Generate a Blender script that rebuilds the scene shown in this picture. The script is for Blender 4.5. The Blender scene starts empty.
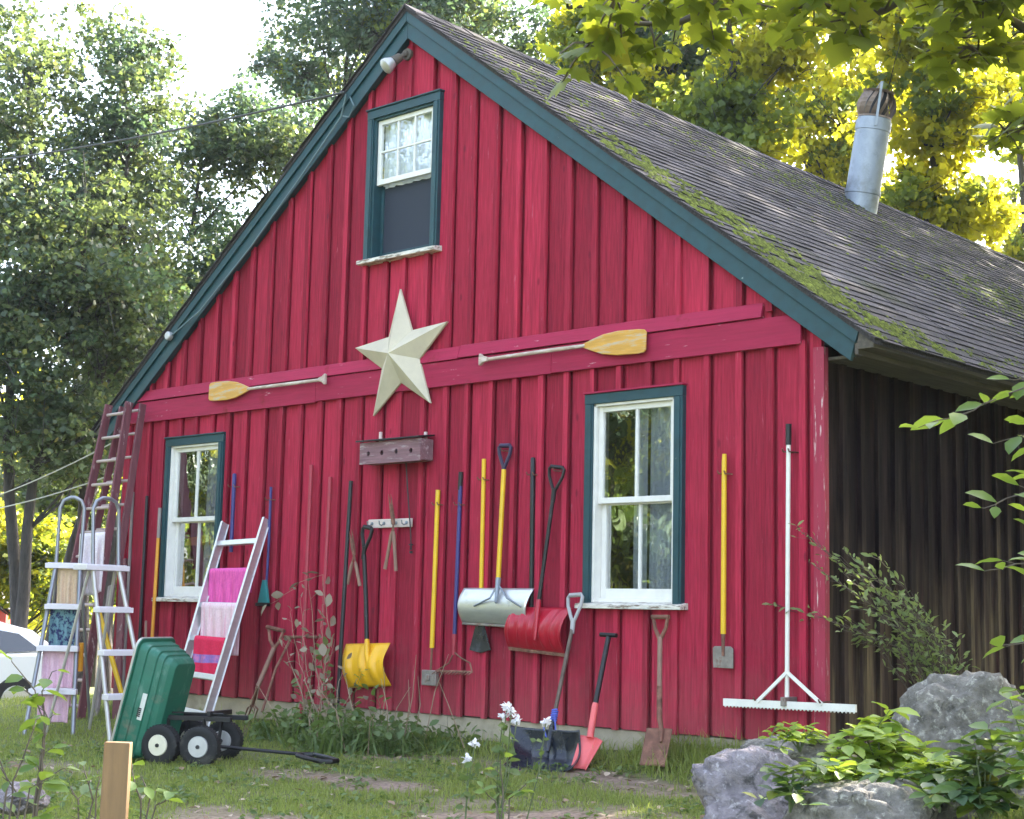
import bpy, bmesh, math, random
import numpy as np
from mathutils import Vector, Matrix, noise as mnoise

random.seed(11)
RNG = np.random.default_rng(11)
scn = bpy.context.scene
COL = scn.collection
rad = math.radians

# ------------------------------------------------------------------ camera
F_PX, IW, IH = 1550.7, 1024.0, 819.0
CAM = Vector((5.6211, -9.2823, 1.0951))
YAW, PITCH, ROLL = -0.7437, 0.1328, 0.0221
_cy, _sy, _cp, _sp = math.cos(YAW), math.sin(YAW), math.cos(PITCH), math.sin(PITCH)
_f = Vector((_sy * _cp, _cy * _cp, _sp)); _r = Vector((_cy, -_sy, 0)); _u = _r.cross(_f)
CR = math.cos(ROLL) * _r + math.sin(ROLL) * _u
CU = -math.sin(ROLL) * _r + math.cos(ROLL) * _u
CF = _f
cd = bpy.data.cameras.new('camera'); cam = bpy.data.objects.new('camera', cd); COL.objects.link(cam)
cam.matrix_world = Matrix(((CR.x, CU.x, -CF.x, CAM.x), (CR.y, CU.y, -CF.y, CAM.y), (CR.z, CU.z, -CF.z, CAM.z), (0, 0, 0, 1)))
cd.sensor_width = 36.0; cd.lens = F_PX / IW * 36.0; cd.clip_start = 0.05; cd.clip_end = 2000
scn.camera = cam

# ------------------------------------------------------------------ world, sun, exposure
SUN_DIR = Vector((0.13, 0.82, 0.55)).normalized()
SUN_EL = math.asin(SUN_DIR.z); SUN_AZ = math.atan2(SUN_DIR.x, SUN_DIR.y)
w = bpy.data.worlds.new("World"); scn.world = w; w.use_nodes = True
nt = w.node_tree; bg = nt.nodes['Background']
sky = nt.nodes.new('ShaderNodeTexSky'); sky.sky_type = 'NISHITA'; sky.sun_disc = False
sky.sun_elevation = SUN_EL; sky.sun_rotation = SUN_AZ
sky.dust_density = 3.0; sky.ozone_density = 1.0; sky.air_density = 1.0
hs = nt.nodes.new('ShaderNodeHueSaturation'); hs.inputs['Saturation'].default_value = 0.72
nt.links.new(sky.outputs[0], hs.inputs['Color']); nt.links.new(hs.outputs[0], bg.inputs['Color'])
bg.inputs['Strength'].default_value = 0.15
sd = bpy.data.lights.new('sun', 'SUN'); sd.energy = 5.0; sd.angle = rad(0.55); sd.color = (1.0, 0.93, 0.80)
sun = bpy.data.objects.new('sun', sd); COL.objects.link(sun)
sun.rotation_euler = SUN_DIR.to_track_quat('Z', 'Y').to_euler()
scn.view_settings.view_transform = 'Standard'; scn.view_settings.look = 'None'
scn.view_settings.exposure = 3.0; scn.view_settings.gamma = 1.0

# ------------------------------------------------------------------ photo rays -> real positions
def ray(u, v): return CR * ((u - 512) / F_PX) + CU * (-(v - 409.5) / F_PX) + CF
def wp(u, v, off=0.06):                       # point on a plane parallel to the gable, off metres in front of it
    d = ray(u, v); return CAM + d * ((-off - CAM.y) / d.y)
def dp(u, v, t): return CAM + ray(u, v) * t   # point at depth t
def gz(x, y):
    yy = max(min(y, 0.0), -12.0); z = 0.02 + .03 * yy + .08 * math.exp(yy / .25) + .06 * math.exp(-((x + .7) / 1.1) ** 2 - (yy / .3) ** 2)
    k = min(max((-x - 9.5) / 6.0, 0), 1); k = k * k * (3 - 2 * k); z -= 0.72 * k
    z += 0.55 * math.exp(-((x - 3.0) / 1.15) ** 2 - ((y + 1.9) / 1.6) ** 2)
    return z
def gp(u, t):                                 # ground point in direction of column u at depth t
    p = dp(u, 615, t); return Vector((p.x, p.y, gz(p.x, p.y)))
def ground_hit(u, v):
    d = ray(u, v); t = 4.0
    while t < 80:
        p = CAM + d * t
        if p.z <= gz(p.x, p.y): return p
        t += 0.02
    return p

# ------------------------------------------------------------------ materials
def nodes(m): m.use_nodes = True; return m.node_tree, m.node_tree.nodes['Principled BSDF']
def rgba(c): return (c[0], c[1], c[2], 1)
def mat(name, col, rough=0.6, var=0.2, scale=6, stretch=(1, 1, 1), bump=0.15, metal=0.0, isl=0.0,
        col2=None, th=(0.6, 0.68), s2=4, st2=(1, 1, 1), col3=None, th3=(0.6, 0.7), s3=2, st3=(1, 1, 1), spec=0.5, rvar=0.12, bd=0.01):
    m = bpy.data.materials.new(name); t, b = nodes(m); N, L = t.nodes.new, t.links.new
    tc = N('ShaderNodeTexCoord')
    def noi(s, st, det=6, r=0.6):
        mp = N('ShaderNodeMapping'); mp.inputs['Scale'].default_value = st; L(tc.outputs['Object'], mp.inputs['Vector'])
        n = N('ShaderNodeTexNoise'); n.inputs['Scale'].default_value = s; n.inputs['Detail'].default_value = det
        n.inputs['Roughness'].default_value = r; L(mp.outputs[0], n.inputs['Vector']); return n
    n = noi(scale, stretch)
    rp = N('ShaderNodeValToRGB'); e = rp.color_ramp.elements
    e[0].position = 0.3; e[1].position = 0.7
    e[0].color = rgba([c * (1 - var) for c in col]); e[1].color = rgba([min(1, c * (1 + var)) for c in col])
    L(n.outputs['Fac'], rp.inputs['Fac']); out = rp.outputs['Color']
    if isl:
        g = N('ShaderNodeNewGeometry'); mr = N('ShaderNodeMapRange'); mr.inputs['To Min'].default_value = 1 - isl; mr.inputs['To Max'].default_value = 1 + isl
        L(g.outputs['Random Per Island'], mr.inputs['Value'])
        mx = N('ShaderNodeMix'); mx.data_type = 'RGBA'; mx.blend_type = 'MULTIPLY'; mx.inputs['Factor'].default_value = 1
        L(out, mx.inputs['A']); L(mr.outputs[0], mx.inputs['B']); out = mx.outputs['Result']
    for c2, thx, sx, stx in ((col2, th, s2, st2), (col3, th3, s3, st3)):
        if c2 is None: continue
        n2 = noi(sx, stx, 8, 0.65); r2 = N('ShaderNodeMapRange'); r2.inputs['From Min'].default_value = thx[0]; r2.inputs['From Max'].default_value = thx[1]
        L(n2.outputs['Fac'], r2.inputs['Value'])
        mx = N('ShaderNodeMix'); mx.data_type = 'RGBA'; L(r2.outputs[0], mx.inputs['Factor']); L(out, mx.inputs['A']); mx.inputs['B'].default_value = rgba(c2); out = mx.outputs['Result']
    L(out, b.inputs['Base Color'])
    rr = N('ShaderNodeMapRange'); rr.inputs['To Min'].default_value = max(0.03, rough - rvar); rr.inputs['To Max'].default_value = min(1, rough + rvar)
    L(n.outputs['Fac'], rr.inputs['Value']); L(rr.outputs[0], b.inputs['Roughness'])
    b.inputs['Metallic'].default_value = metal; b.inputs['Specular IOR Level'].default_value = spec
    if bump:
        bp = N('ShaderNodeBump'); bp.inputs['Strength'].default_value = bump; bp.inputs['Distance'].default_value = bd
        L(n.outputs['Fac'], bp.inputs['Height']); L(bp.outputs[0], b.inputs['Normal'])
    return m
def leafmat(name, ca, cb, tr, tw=0.45, rough=0.5, cc=None):
    m = bpy.data.materials.new(name); t, b = nodes(m); N, L = t.nodes.new, t.links.new
    g = N('ShaderNodeNewGeometry'); rp = N('ShaderNodeValToRGB'); e = rp.color_ramp.elements
    e[0].color = rgba(ca); e[1].color = rgba(cb)
    if cc: x = e.new(0.9); x.color = rgba(cb); e[2].color = rgba(cc); 
    L(g.outputs['Random Per Island'], rp.inputs['Fac']); L(rp.outputs[0], b.inputs['Base Color'])
    b.inputs['Roughness'].default_value = rough; b.inputs['Specular IOR Level'].default_value = 0.5
    tl = N('ShaderNodeBsdfTranslucent')
    mx = N('ShaderNodeMix'); mx.data_type = 'RGBA'; mx.blend_type = 'MIX'; mx.inputs['Factor'].default_value = 0.35
    L(rp.outputs[0], mx.inputs['B']); mx.inputs['A'].default_value = rgba(tr); L(mx.outputs['Result'], tl.inputs['Color'])
    ms = N('ShaderNodeMixShader'); ms.inputs[0].default_value = tw
    L(b.outputs[0], ms.inputs[1]); L(tl.outputs[0], ms.inputs[2]); L(ms.outputs[0], t.nodes['Material Output'].inputs['Surface'])
    return m

RED = (0.35, 0.025, 0.054)
M = {}
M['red'] = mat('red_paint', RED, .75, .30, 7, (9, 9, .5), .6, isl=.32, col2=(.18, .018, .036), th=(.54, .80), s2=2.2, st2=(5, 5, .35), col3=(.50, .14, .18), th3=(.64, .74), spec=.1, s3=6, st3=(6, 6, .6))
_t = M['red'].node_tree; _b = _t.nodes['Principled BSDF']; _src = _b.inputs['Base Color'].links[0].from_socket     # rain splash and fading on the lowest boards
_tc = _t.nodes.new('ShaderNodeTexCoord'); _sp = _t.nodes.new('ShaderNodeSeparateXYZ'); _t.links.new(_tc.outputs['Object'], _sp.inputs[0])
_n = _t.nodes.new('ShaderNodeTexNoise'); _n.inputs['Scale'].default_value = 4.5; _n.inputs['Detail'].default_value = 8; _n.inputs['Roughness'].default_value = .7; _t.links.new(_tc.outputs['Object'], _n.inputs['Vector'])
_m = _t.nodes.new('ShaderNodeMath'); _m.operation = 'MULTIPLY_ADD'; _m.inputs[1].default_value = -1.5; _t.links.new(_n.outputs['Fac'], _m.inputs[0]); _t.links.new(_sp.outputs['Z'], _m.inputs[2])
_r = _t.nodes.new('ShaderNodeMapRange'); _r.inputs['From Min'].default_value = .05; _r.inputs['From Max'].default_value = -.75; _r.inputs['To Max'].default_value = .30; _t.links.new(_m.outputs[0], _r.inputs['Value'])
_x = _t.nodes.new('ShaderNodeMix'); _x.data_type = 'RGBA'; _x.inputs['B'].default_value = (.26, .13, .11, 1); _t.links.new(_r.outputs[0], _x.inputs['Factor']); _t.links.new(_src, _x.inputs['A'])
_v = _t.nodes.new('ShaderNodeTexVoronoi'); _v.inputs['Scale'].default_value = 2.6; _mp = _t.nodes.new('ShaderNodeMapping'); _mp.inputs['Scale'].default_value = (2.2, 2.2, .9); _t.links.new(_tc.outputs['Object'], _mp.inputs[0]); _t.links.new(_mp.outputs[0], _v.inputs['Vector'])
_k = _t.nodes.new('ShaderNodeMapRange'); _k.inputs['From Min'].default_value = .10; _k.inputs['From Max'].default_value = .045; _k.inputs['To Max'].default_value = .6; _t.links.new(_v.outputs['Distance'], _k.inputs['Value'])
_y = _t.nodes.new('ShaderNodeMix'); _y.data_type = 'RGBA'; _y.inputs['B'].default_value = (.12, .015, .03, 1); _t.links.new(_k.outputs[0], _y.inputs['Factor']); _t.links.new(_x.outputs['Result'], _y.inputs['A']); _t.links.new(_y.outputs['Result'], _b.inputs['Base Color'])
M['redband'] = mat('red_band_paint', (.34, .024, .066), .68, .14, 5, (.6, 9, 9), .3, isl=.08, spec=.15, col2=(.62, .40, .42), th=(.645, .70), s2=5, st2=(.7, 4, 5), col3=(.22, .02, .03), th3=(.6, .7), s3=3)
M['corner'] = mat('corner_paint', (.33, .022, .056), .65, .15, 7, (9, 9, .5), .3, col2=(.62, .5, .48), th=(.60, .66), s2=5, st2=(9, 9, .8))
M['teal'] = mat('green_trim_paint', (.012, .052, .066), .55, .2, 5, (2, 2, 2), .2, isl=.08, col2=(.30, .36, .34), th=(.70, .74), s2=9, st2=(1, 1, 1))
M['white'] = mat('white_window_paint', (.74, .72, .68), .5, .07, 9, bump=.12, col2=(.45, .40, .34), th=(.68, .74), s2=14)
M['sill'] = mat('worn_sill_wood', (.66, .62, .56), .75, .2, 12, (1, 6, 6), .4, col2=(.22, .17, .13), th=(.5, .58), s2=14, st2=(.6, 3, 3))
M['concrete'] = mat('foundation_concrete', (.42, .36, .27), .9, .2, 5, bump=.3, col2=(.27, .24, .17), th=(.55, .7), s2=3)
M['brownwall'] = mat('weathered_brown_boards', (.046, .030, .024), .9, .45, 5, (9, 9, .35), .4, isl=.35, col2=(.19, .145, .085), th=(.46, .66), s2=2.2, st2=(3, 3, .25), col3=(.13, .055, .045), th3=(.6, .72), s3=3, st3=(4, 4, .3), spec=.15)
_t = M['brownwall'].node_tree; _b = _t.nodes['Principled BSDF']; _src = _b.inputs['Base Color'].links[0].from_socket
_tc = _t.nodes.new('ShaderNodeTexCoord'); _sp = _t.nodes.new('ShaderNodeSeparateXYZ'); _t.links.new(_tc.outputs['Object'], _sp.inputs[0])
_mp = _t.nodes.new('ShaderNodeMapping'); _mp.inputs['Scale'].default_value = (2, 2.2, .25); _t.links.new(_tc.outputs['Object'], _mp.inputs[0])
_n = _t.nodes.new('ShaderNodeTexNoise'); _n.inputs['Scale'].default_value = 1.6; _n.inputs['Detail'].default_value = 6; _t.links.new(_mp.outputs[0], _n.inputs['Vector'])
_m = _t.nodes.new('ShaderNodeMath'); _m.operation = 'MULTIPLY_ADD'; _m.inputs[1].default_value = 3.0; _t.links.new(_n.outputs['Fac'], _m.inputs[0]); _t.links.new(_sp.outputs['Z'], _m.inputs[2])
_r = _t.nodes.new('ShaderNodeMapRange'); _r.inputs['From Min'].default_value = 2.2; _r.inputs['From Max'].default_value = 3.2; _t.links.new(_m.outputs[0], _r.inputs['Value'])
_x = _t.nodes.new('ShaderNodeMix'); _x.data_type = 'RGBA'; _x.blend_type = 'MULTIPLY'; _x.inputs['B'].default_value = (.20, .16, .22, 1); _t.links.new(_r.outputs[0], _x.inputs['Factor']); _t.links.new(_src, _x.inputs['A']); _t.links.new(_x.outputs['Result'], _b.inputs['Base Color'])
M['fascia'] = mat('weathered_fascia_wood', (.10, .085, .07), .85, .4, 5, (6, .5, 6), .4)
M['shingle'] = mat('asphalt_shingles', (.062, .056, .060), .92, .38, 60, bump=.6, spec=.08, isl=.34, col2=(.050, .056, .026), th=(.57, .72), s2=.75, st2=(1, .7, 1), col3=(.085, .08, .088), th3=(.60, .75), s3=1.3, st3=(1.2, .35, 1.2), bd=.004)
M['moss'] = mat('roof_moss', (.075, .092, .014), 1, .55, 18, bump=.6, isl=.45, spec=.1)
M['dark'] = mat('dark_interior', (.020, .022, .028), .9, .2, 3, bump=0)
M['screen'] = mat('window_screen_mesh', (.022, .028, .045), .75, .1, 120, bump=.1)
M['galv'] = mat('galvanised_steel', (.26, .29, .33), .5, .18, 7, (1, 1, .6), .1, metal=.55, col2=(.19, .205, .22), th=(.5, .65), s2=5)
M['darkgalv'] = mat('sooty_steel', (.13, .095, .075), .6, .4, 9, bump=.2, metal=.35)
M['fin'] = mat('rusty_turbine_fin', (.22, .165, .13), .6, .4, 9, bump=.2, metal=.4)
M['alu'] = mat('aluminium', (.66, .66, .66), .38, .08, 8, (1, 1, 4), .06, metal=.7, col2=(.5, .5, .5), th=(.6, .7), s2=8)
M['rusty'] = mat('rusty_steel', (.20, .095, .065), .8, .35, 14, bump=.35, metal=.25, col2=(.33, .17, .12), th=(.52, .66), s2=7)
M['greysteel'] = mat('worn_grey_steel', (.28, .25, .23), .6, .3, 12, bump=.25, metal=.5, col2=(.22, .12, .08), th=(.56, .68), s2=9)
M['blackp'] = mat('black_plastic', (.009, .009, .011), .5, .3, 12, bump=.1)
M['blackm'] = mat('black_painted_steel', (.010, .010, .012), .5, .3, 12, bump=.1, col2=(.04, .034, .034), th=(.62, .7), s2=14)
M['rubber'] = mat('tyre_rubber', (.013, .013, .014), .82, .3, 15, bump=.2, col2=(.09, .085, .07), th=(.58, .75), s2=5)
M['yellowh'] = mat('yellow_fibreglass', (.74, .46, .015), .38, .1, 9, bump=.05, col2=(.45, .27, .03), th=(.63, .73), s2=7)
M['yellowp'] = mat('yellow_plastic', (.78, .42, .012), .42, .1, 6, bump=.06, col2=(.50, .26, .02), th=(.6, .75), s2=9)
M['orangeh'] = mat('orange_handle', (.70, .30, .02), .45, .15, 9, bump=.1)
M['redplastic'] = mat('red_plastic', (.40, .010, .030), .34, .12, 6, bump=.05, col2=(.28, .01, .025), th=(.58, .75), s2=6)
M['pinkplastic'] = mat('faded_red_plastic', (.72, .13, .13), .45, .12, 6, bump=.06, col2=(.45, .09, .09), th=(.58, .7), s2=9)
M['greyplastic'] = mat('grey_plastic', (.36, .35, .36), .45, .1, 8, bump=.06)
M['purple'] = mat('purple_plastic', (.03, .02, .06), .45, .15, 8, bump=.06)
M['bluehandle'] = mat('blue_handle', (.035, .035, .17), .45, .3, 8, (1, 1, .5), .1, col2=(.10, .05, .07), th=(.58, .68), s2=9, st2=(1, 1, .3))
M['blackscoop'] = mat('black_poly_scoop', (.011, .014, .022), .28, .2, 6, bump=.06, col2=(.06, .075, .10), th=(.56, .7), s2=5)
M['brownhandle'] = mat('weathered_ash_handle', (.26, .15, .11), .65, .25, 8, (5, 5, .6), .25)
M['greywood'] = mat('grey_weathered_wood', (.25, .21, .20), .8, .3, 6, (6, 6, .6), .4)
M['redhandle'] = mat('red_handle', (.34, .03, .05), .5, .15, 8, bump=.1)
M['ladderwood'] = mat('old_maroon_ladder_wood', (.145, .045, .055), .75, .35, 6, (5, 5, .6), .35, col2=(.42, .33, .32), th=(.60, .68), s2=9, st2=(2, 2, .6))
M['rungwood'] = mat('worn_rung_wood', (.46, .36, .34), .75, .25, 8, (1, 6, 6), .3)
M['stake'] = mat('cut_pine_stake', (.20, .118, .055), .8, .2, 5, (7, 7, .6), .3, col2=(.25, .13, .05), th=(.6, .7), s2=6, st2=(5, 5, .4))
M['star'] = mat('cream_tin_star', (.54, .48, .36), .6, .12, 4, bump=.1, col2=(.52, .46, .36), th=(.56, .72), s2=4, st2=(3, 3, .7))
M['varnish'] = mat('varnished_paddle_blade', (.60, .31, .05), .5, .22, 5, (.6, 5, 5), .25, col2=(.46, .38, .28), th=(.50, .62), s2=5, st2=(.7, 3, 5))
M['paddleshaft'] = mat('worn_paddle_shaft', (.45, .34, .28), .7, .25, 6, (.6, 5, 5), .3, col2=(.62, .54, .48), th=(.5, .62), s2=8, st2=(.8, 3, 3))
M['birdbox'] = mat('weathered_birdhouse_wood', (.21, .11, .125), .8, .3, 6, (.6, 6, 6), .35, col2=(.36, .28, .29), th=(.55, .66), s2=6, st2=(.7, 4, 4))
M['hookboard'] = mat('pale_hook_board', (.62, .52, .48), .6, .12, 6, (.6, 5, 5), .15)
M['tub'] = mat('green_poly_tub', (.012, .125, .078), .48, .16, 6, bump=.12, col2=(.10, .22, .17), th=(.57, .74), s2=7, st2=(2, 2, .7), col3=(.16, .15, .11), th3=(.60, .74), s3=4)
M['rimcream'] = mat('cream_wheel_rim', (.68, .64, .50), .45, .1, 8, bump=.08, col2=(.40, .30, .2), th=(.63, .72), s2=12)
M['rimgrey'] = mat('grey_wheel_rim', (.46, .46, .46), .4, .1, 8, bump=.08, metal=.4)
M['labelw'] = mat('label_white', (.62, .62, .58), .5, .08, 10, bump=0)
M['tealp'] = mat('teal_plastic', (.02, .20, .20), .5, .15, 8, bump=.08)
M['whitemetal'] = mat('white_painted_aluminium', (.78, .76, .70), .45, .07, 9, bump=.06, col2=(.55, .48, .38), th=(.66, .74), s2=12)
M['tread'] = mat('white_tread_plastic', (.72, .68, .72), .5, .06, 9, bump=.1)
M['railgrey'] = mat('grey_ladder_rail', (.27, .28, .31), .4, .1, 8, bump=.05, metal=.6)
M['railtan'] = mat('light_ladder_rail', (.50, .48, .45), .42, .1, 8, bump=.05, metal=.5)
def cloth(n, c, c2=None, s=30, **k): return mat(n, c, .95, .1, 60, bump=.5, spec=.1, col2=c2, **k)
M['cl_white'] = cloth('white_cotton', (.74, .68, .70)); M['cl_cream'] = cloth('cream_cotton', (.70, .52, .36))
M['cl_pink'] = cloth('hot_pink_chenille', (.76, .13, .40), (.62, .09, .32), th=(.45, .6), s2=22, st2=(3, 3, .4))
M['cl_pale'] = cloth('pale_pink_stripe', (.76, .56, .60), (.70, .38, .46), th=(.54, .6), s2=7, st2=(6, 6, .05))
M['cl_rose'] = cloth('rose_cotton', (.74, .50, .60), (.66, .38, .5), th=(.55, .6), s2=9, st2=(5, 5, .5))
M['cl_red'] = cloth('raspberry_towel', (.66, .035, .09)); M['cl_violet'] = cloth('violet_band', (.28, .17, .45), (.55, .2, .4), th=(.5, .6), s2=20)
M['cl_teal'] = cloth('teal_patterned_cotton', (.18, .32, .36), (.045, .055, .14), th=(.48, .54), s2=22)
M['rock'] = mat('lichen_granite', (.175, .16, .14), .92, .5, 16, bump=1.0, col2=(.40, .385, .33), th=(.55, .66), s2=24, col3=(.07, .066, .055), th3=(.57, .66), s3=8, bd=.04)
M['rock2'] = mat('violet_grey_granite', (.20, .175, .19), .92, .5, 16, bump=1.0, col2=(.38, .35, .37), th=(.56, .66), s2=24, col3=(.075, .068, .07), th3=(.57, .63), s3=9, bd=.04)
M['bark'] = mat('tree_bark', (.055, .048, .045), .95, .4, 8, (4, 4, .8), .8, bd=.03)
M['twig'] = mat('twig_bark', (.10, .08, .06), .9, .3, 12, bump=.2)
M['stemg'] = mat('green_stem', (.10, .13, .05), .8, .3, 12, bump=.2)
M['drystem'] = mat('dry_stem', (.30, .22, .15), .9, .3, 12, bump=.2)
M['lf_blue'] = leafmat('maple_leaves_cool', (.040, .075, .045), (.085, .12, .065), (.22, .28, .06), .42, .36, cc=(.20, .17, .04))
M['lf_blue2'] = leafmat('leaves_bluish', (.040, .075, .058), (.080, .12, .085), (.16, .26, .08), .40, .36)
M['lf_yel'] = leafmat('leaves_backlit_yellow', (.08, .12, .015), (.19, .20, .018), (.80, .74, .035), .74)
M['lf_grn'] = leafmat('leaves_mid_green', (.045, .085, .02), (.10, .14, .028), (.42, .48, .035), .52)
M['lf_maple'] = leafmat('overhanging_maple_leaves', (.06, .10, .018), (.12, .16, .025), (.46, .50, .03), .56, cc=(.20, .16, .02))
M['lf_hazel'] = leafmat('sapling_leaves', (.06, .13, .025), (.14, .22, .035), (.36, .48, .05), .45)
M['lf_vine'] = leafmat('vine_leaves', (.14, .24, .03), (.28, .38, .05), (.50, .62, .05), .4)
M['lf_vinedark'] = leafmat('shaded_vine_leaves', (.03, .08, .04), (.12, .20, .03), (.25, .35, .04), .35, cc=(.30, .25, .03))  # darker copy of the vine leaves, shade put into the colour
M['lf_shrub'] = leafmat('fine_shrub_leaves', (.13, .19, .06), (.24, .30, .11), (.30, .38, .08), .4)
M['lf_weed'] = leafmat('weed_blades', (.06, .11, .03), (.17, .23, .08), (.25, .36, .06), .4)
M['lf_dry'] = leafmat('dry_leaves', (.20, .16, .11), (.38, .32, .24), (.3, .24, .14), .25, .8)
M['lf_grass'] = leafmat('grass_blades', (.16, .21, .04), (.30, .35, .085), (.40, .48, .09), .42, .6, cc=(.38, .34, .15))
M['lf_litter'] = leafmat('leaf_litter', (.20, .12, .07), (.50, .40, .30), (.3, .2, .1), .15, .8)
M['petal'] = leafmat('white_petals', (.78, .76, .80), (.86, .84, .86), (.8, .8, .8), .3, .6)
M['carw'] = mat('white_car_paint', (.72, .74, .78), .2, .02, 3, bump=0, rvar=.02)
M['glassdark'] = mat('car_glass', (.015, .02, .03), .08, .05, 3, bump=0, rvar=.02, spec=.8)
M['litbrick'] = mat('red_shed_paint', (.36, .04, .03), .8, .2, 4)
M['wire'] = mat('wire_insulation', (.045, .045, .05), .6, .1, 4, bump=0)
M['conduit'] = mat('grey_conduit', (.10, .16, .18), .5, .1, 5, bump=0)
M['blue_rope'] = mat('blue_rope', (.10, .14, .55), .8, .3, 40, bump=.5)
M['curtain'] = leafmat('lace_curtain', (.72, .76, .86), (.78, .81, .88), (.6, .65, .75), .2, .9)
M['amber'] = mat('amber_wood', (.55, .22, .06), .5, .2, 5, (.6, 5, 5), .1)
def glassmat(name, tint, refl):
    m = bpy.data.materials.new(name); t, b = nodes(m); N, L = t.nodes.new, t.links.new
    t.nodes.remove(b); tr = N('ShaderNodeBsdfTransparent'); tr.inputs[0].default_value = rgba(tint)
    gl = N('ShaderNodeBsdfGlossy'); gl.inputs['Roughness'].default_value = 0.015; gl.inputs['Color'].default_value = (1, 1, 1, 1)
    n = N('ShaderNodeTexNoise'); n.inputs['Scale'].default_value = 5.0; n.inputs['Detail'].default_value = 2
    tc = N('ShaderNodeTexCoord'); L(tc.outputs['Object'], n.inputs['Vector'])
    bp = N('ShaderNodeBump'); bp.inputs['Strength'].default_value = .15; bp.inputs['Distance'].default_value = .02; L(n.outputs['Fac'], bp.inputs['Height']); L(bp.outputs[0], gl.inputs['Normal'])
    lw = N('ShaderNodeLayerWeight'); lw.inputs['Blend'].default_value = .5; fr = N('ShaderNodeMath'); fr.operation = 'POWER'; fr.inputs[1].default_value = 2.2; L(lw.outputs['Facing'], fr.inputs[0])
    mr = N('ShaderNodeMath'); mr.operation = 'MULTIPLY_ADD'; mr.inputs[1].default_value = 1.0; mr.inputs[2].default_value = refl; L(fr.outputs[0], mr.inputs[0])
    ms = N('ShaderNodeMixShader'); L(mr.outputs[0], ms.inputs[0]); L(tr.outputs[0], ms.inputs[1]); L(gl.outputs[0], ms.inputs[2])
    L(ms.outputs[0], t.nodes['Material Output'].inputs['Surface']); return m
M['glass'] = glassmat('window_glass', (.95, .97, .97), .30)
M['glass2'] = glassmat('gable_window_glass', (.95, .97, .98), .02)

# ------------------------------------------------------------------ objects
def thing(name, label, cat, loc=(0, 0, 0), group=None):
    o = bpy.data.objects.new(name, None); COL.objects.link(o); o.location = loc; o.empty_display_size = .1
    o['label'] = label; o['category'] = cat
    if group: o['group'] = group
    return o
def tag(o, label, cat, group=None, kind=None):
    if label: o['label'] = label
    if cat: o['category'] = cat
    if group: o['group'] = group
    if kind: o['kind'] = kind
    return o
def finish(me, name, material, parent, smooth):
    o = bpy.data.objects.new(name, me); COL.objects.link(o)
    for mm in (material if isinstance(material, (list, tuple)) else [material]): me.materials.append(M[mm])
    if smooth:
        me.polygons.foreach_set('use_smooth', np.ones(len(me.polygons), bool))
        if smooth != 2: me.set_sharp_from_angle(angle=smooth if smooth != 1 else 0.7)
    return o
def root_of(p):
    l = Vector((0, 0, 0))
    while p is not None: l = l + Vector(p.location); p = p.parent
    return l
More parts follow.
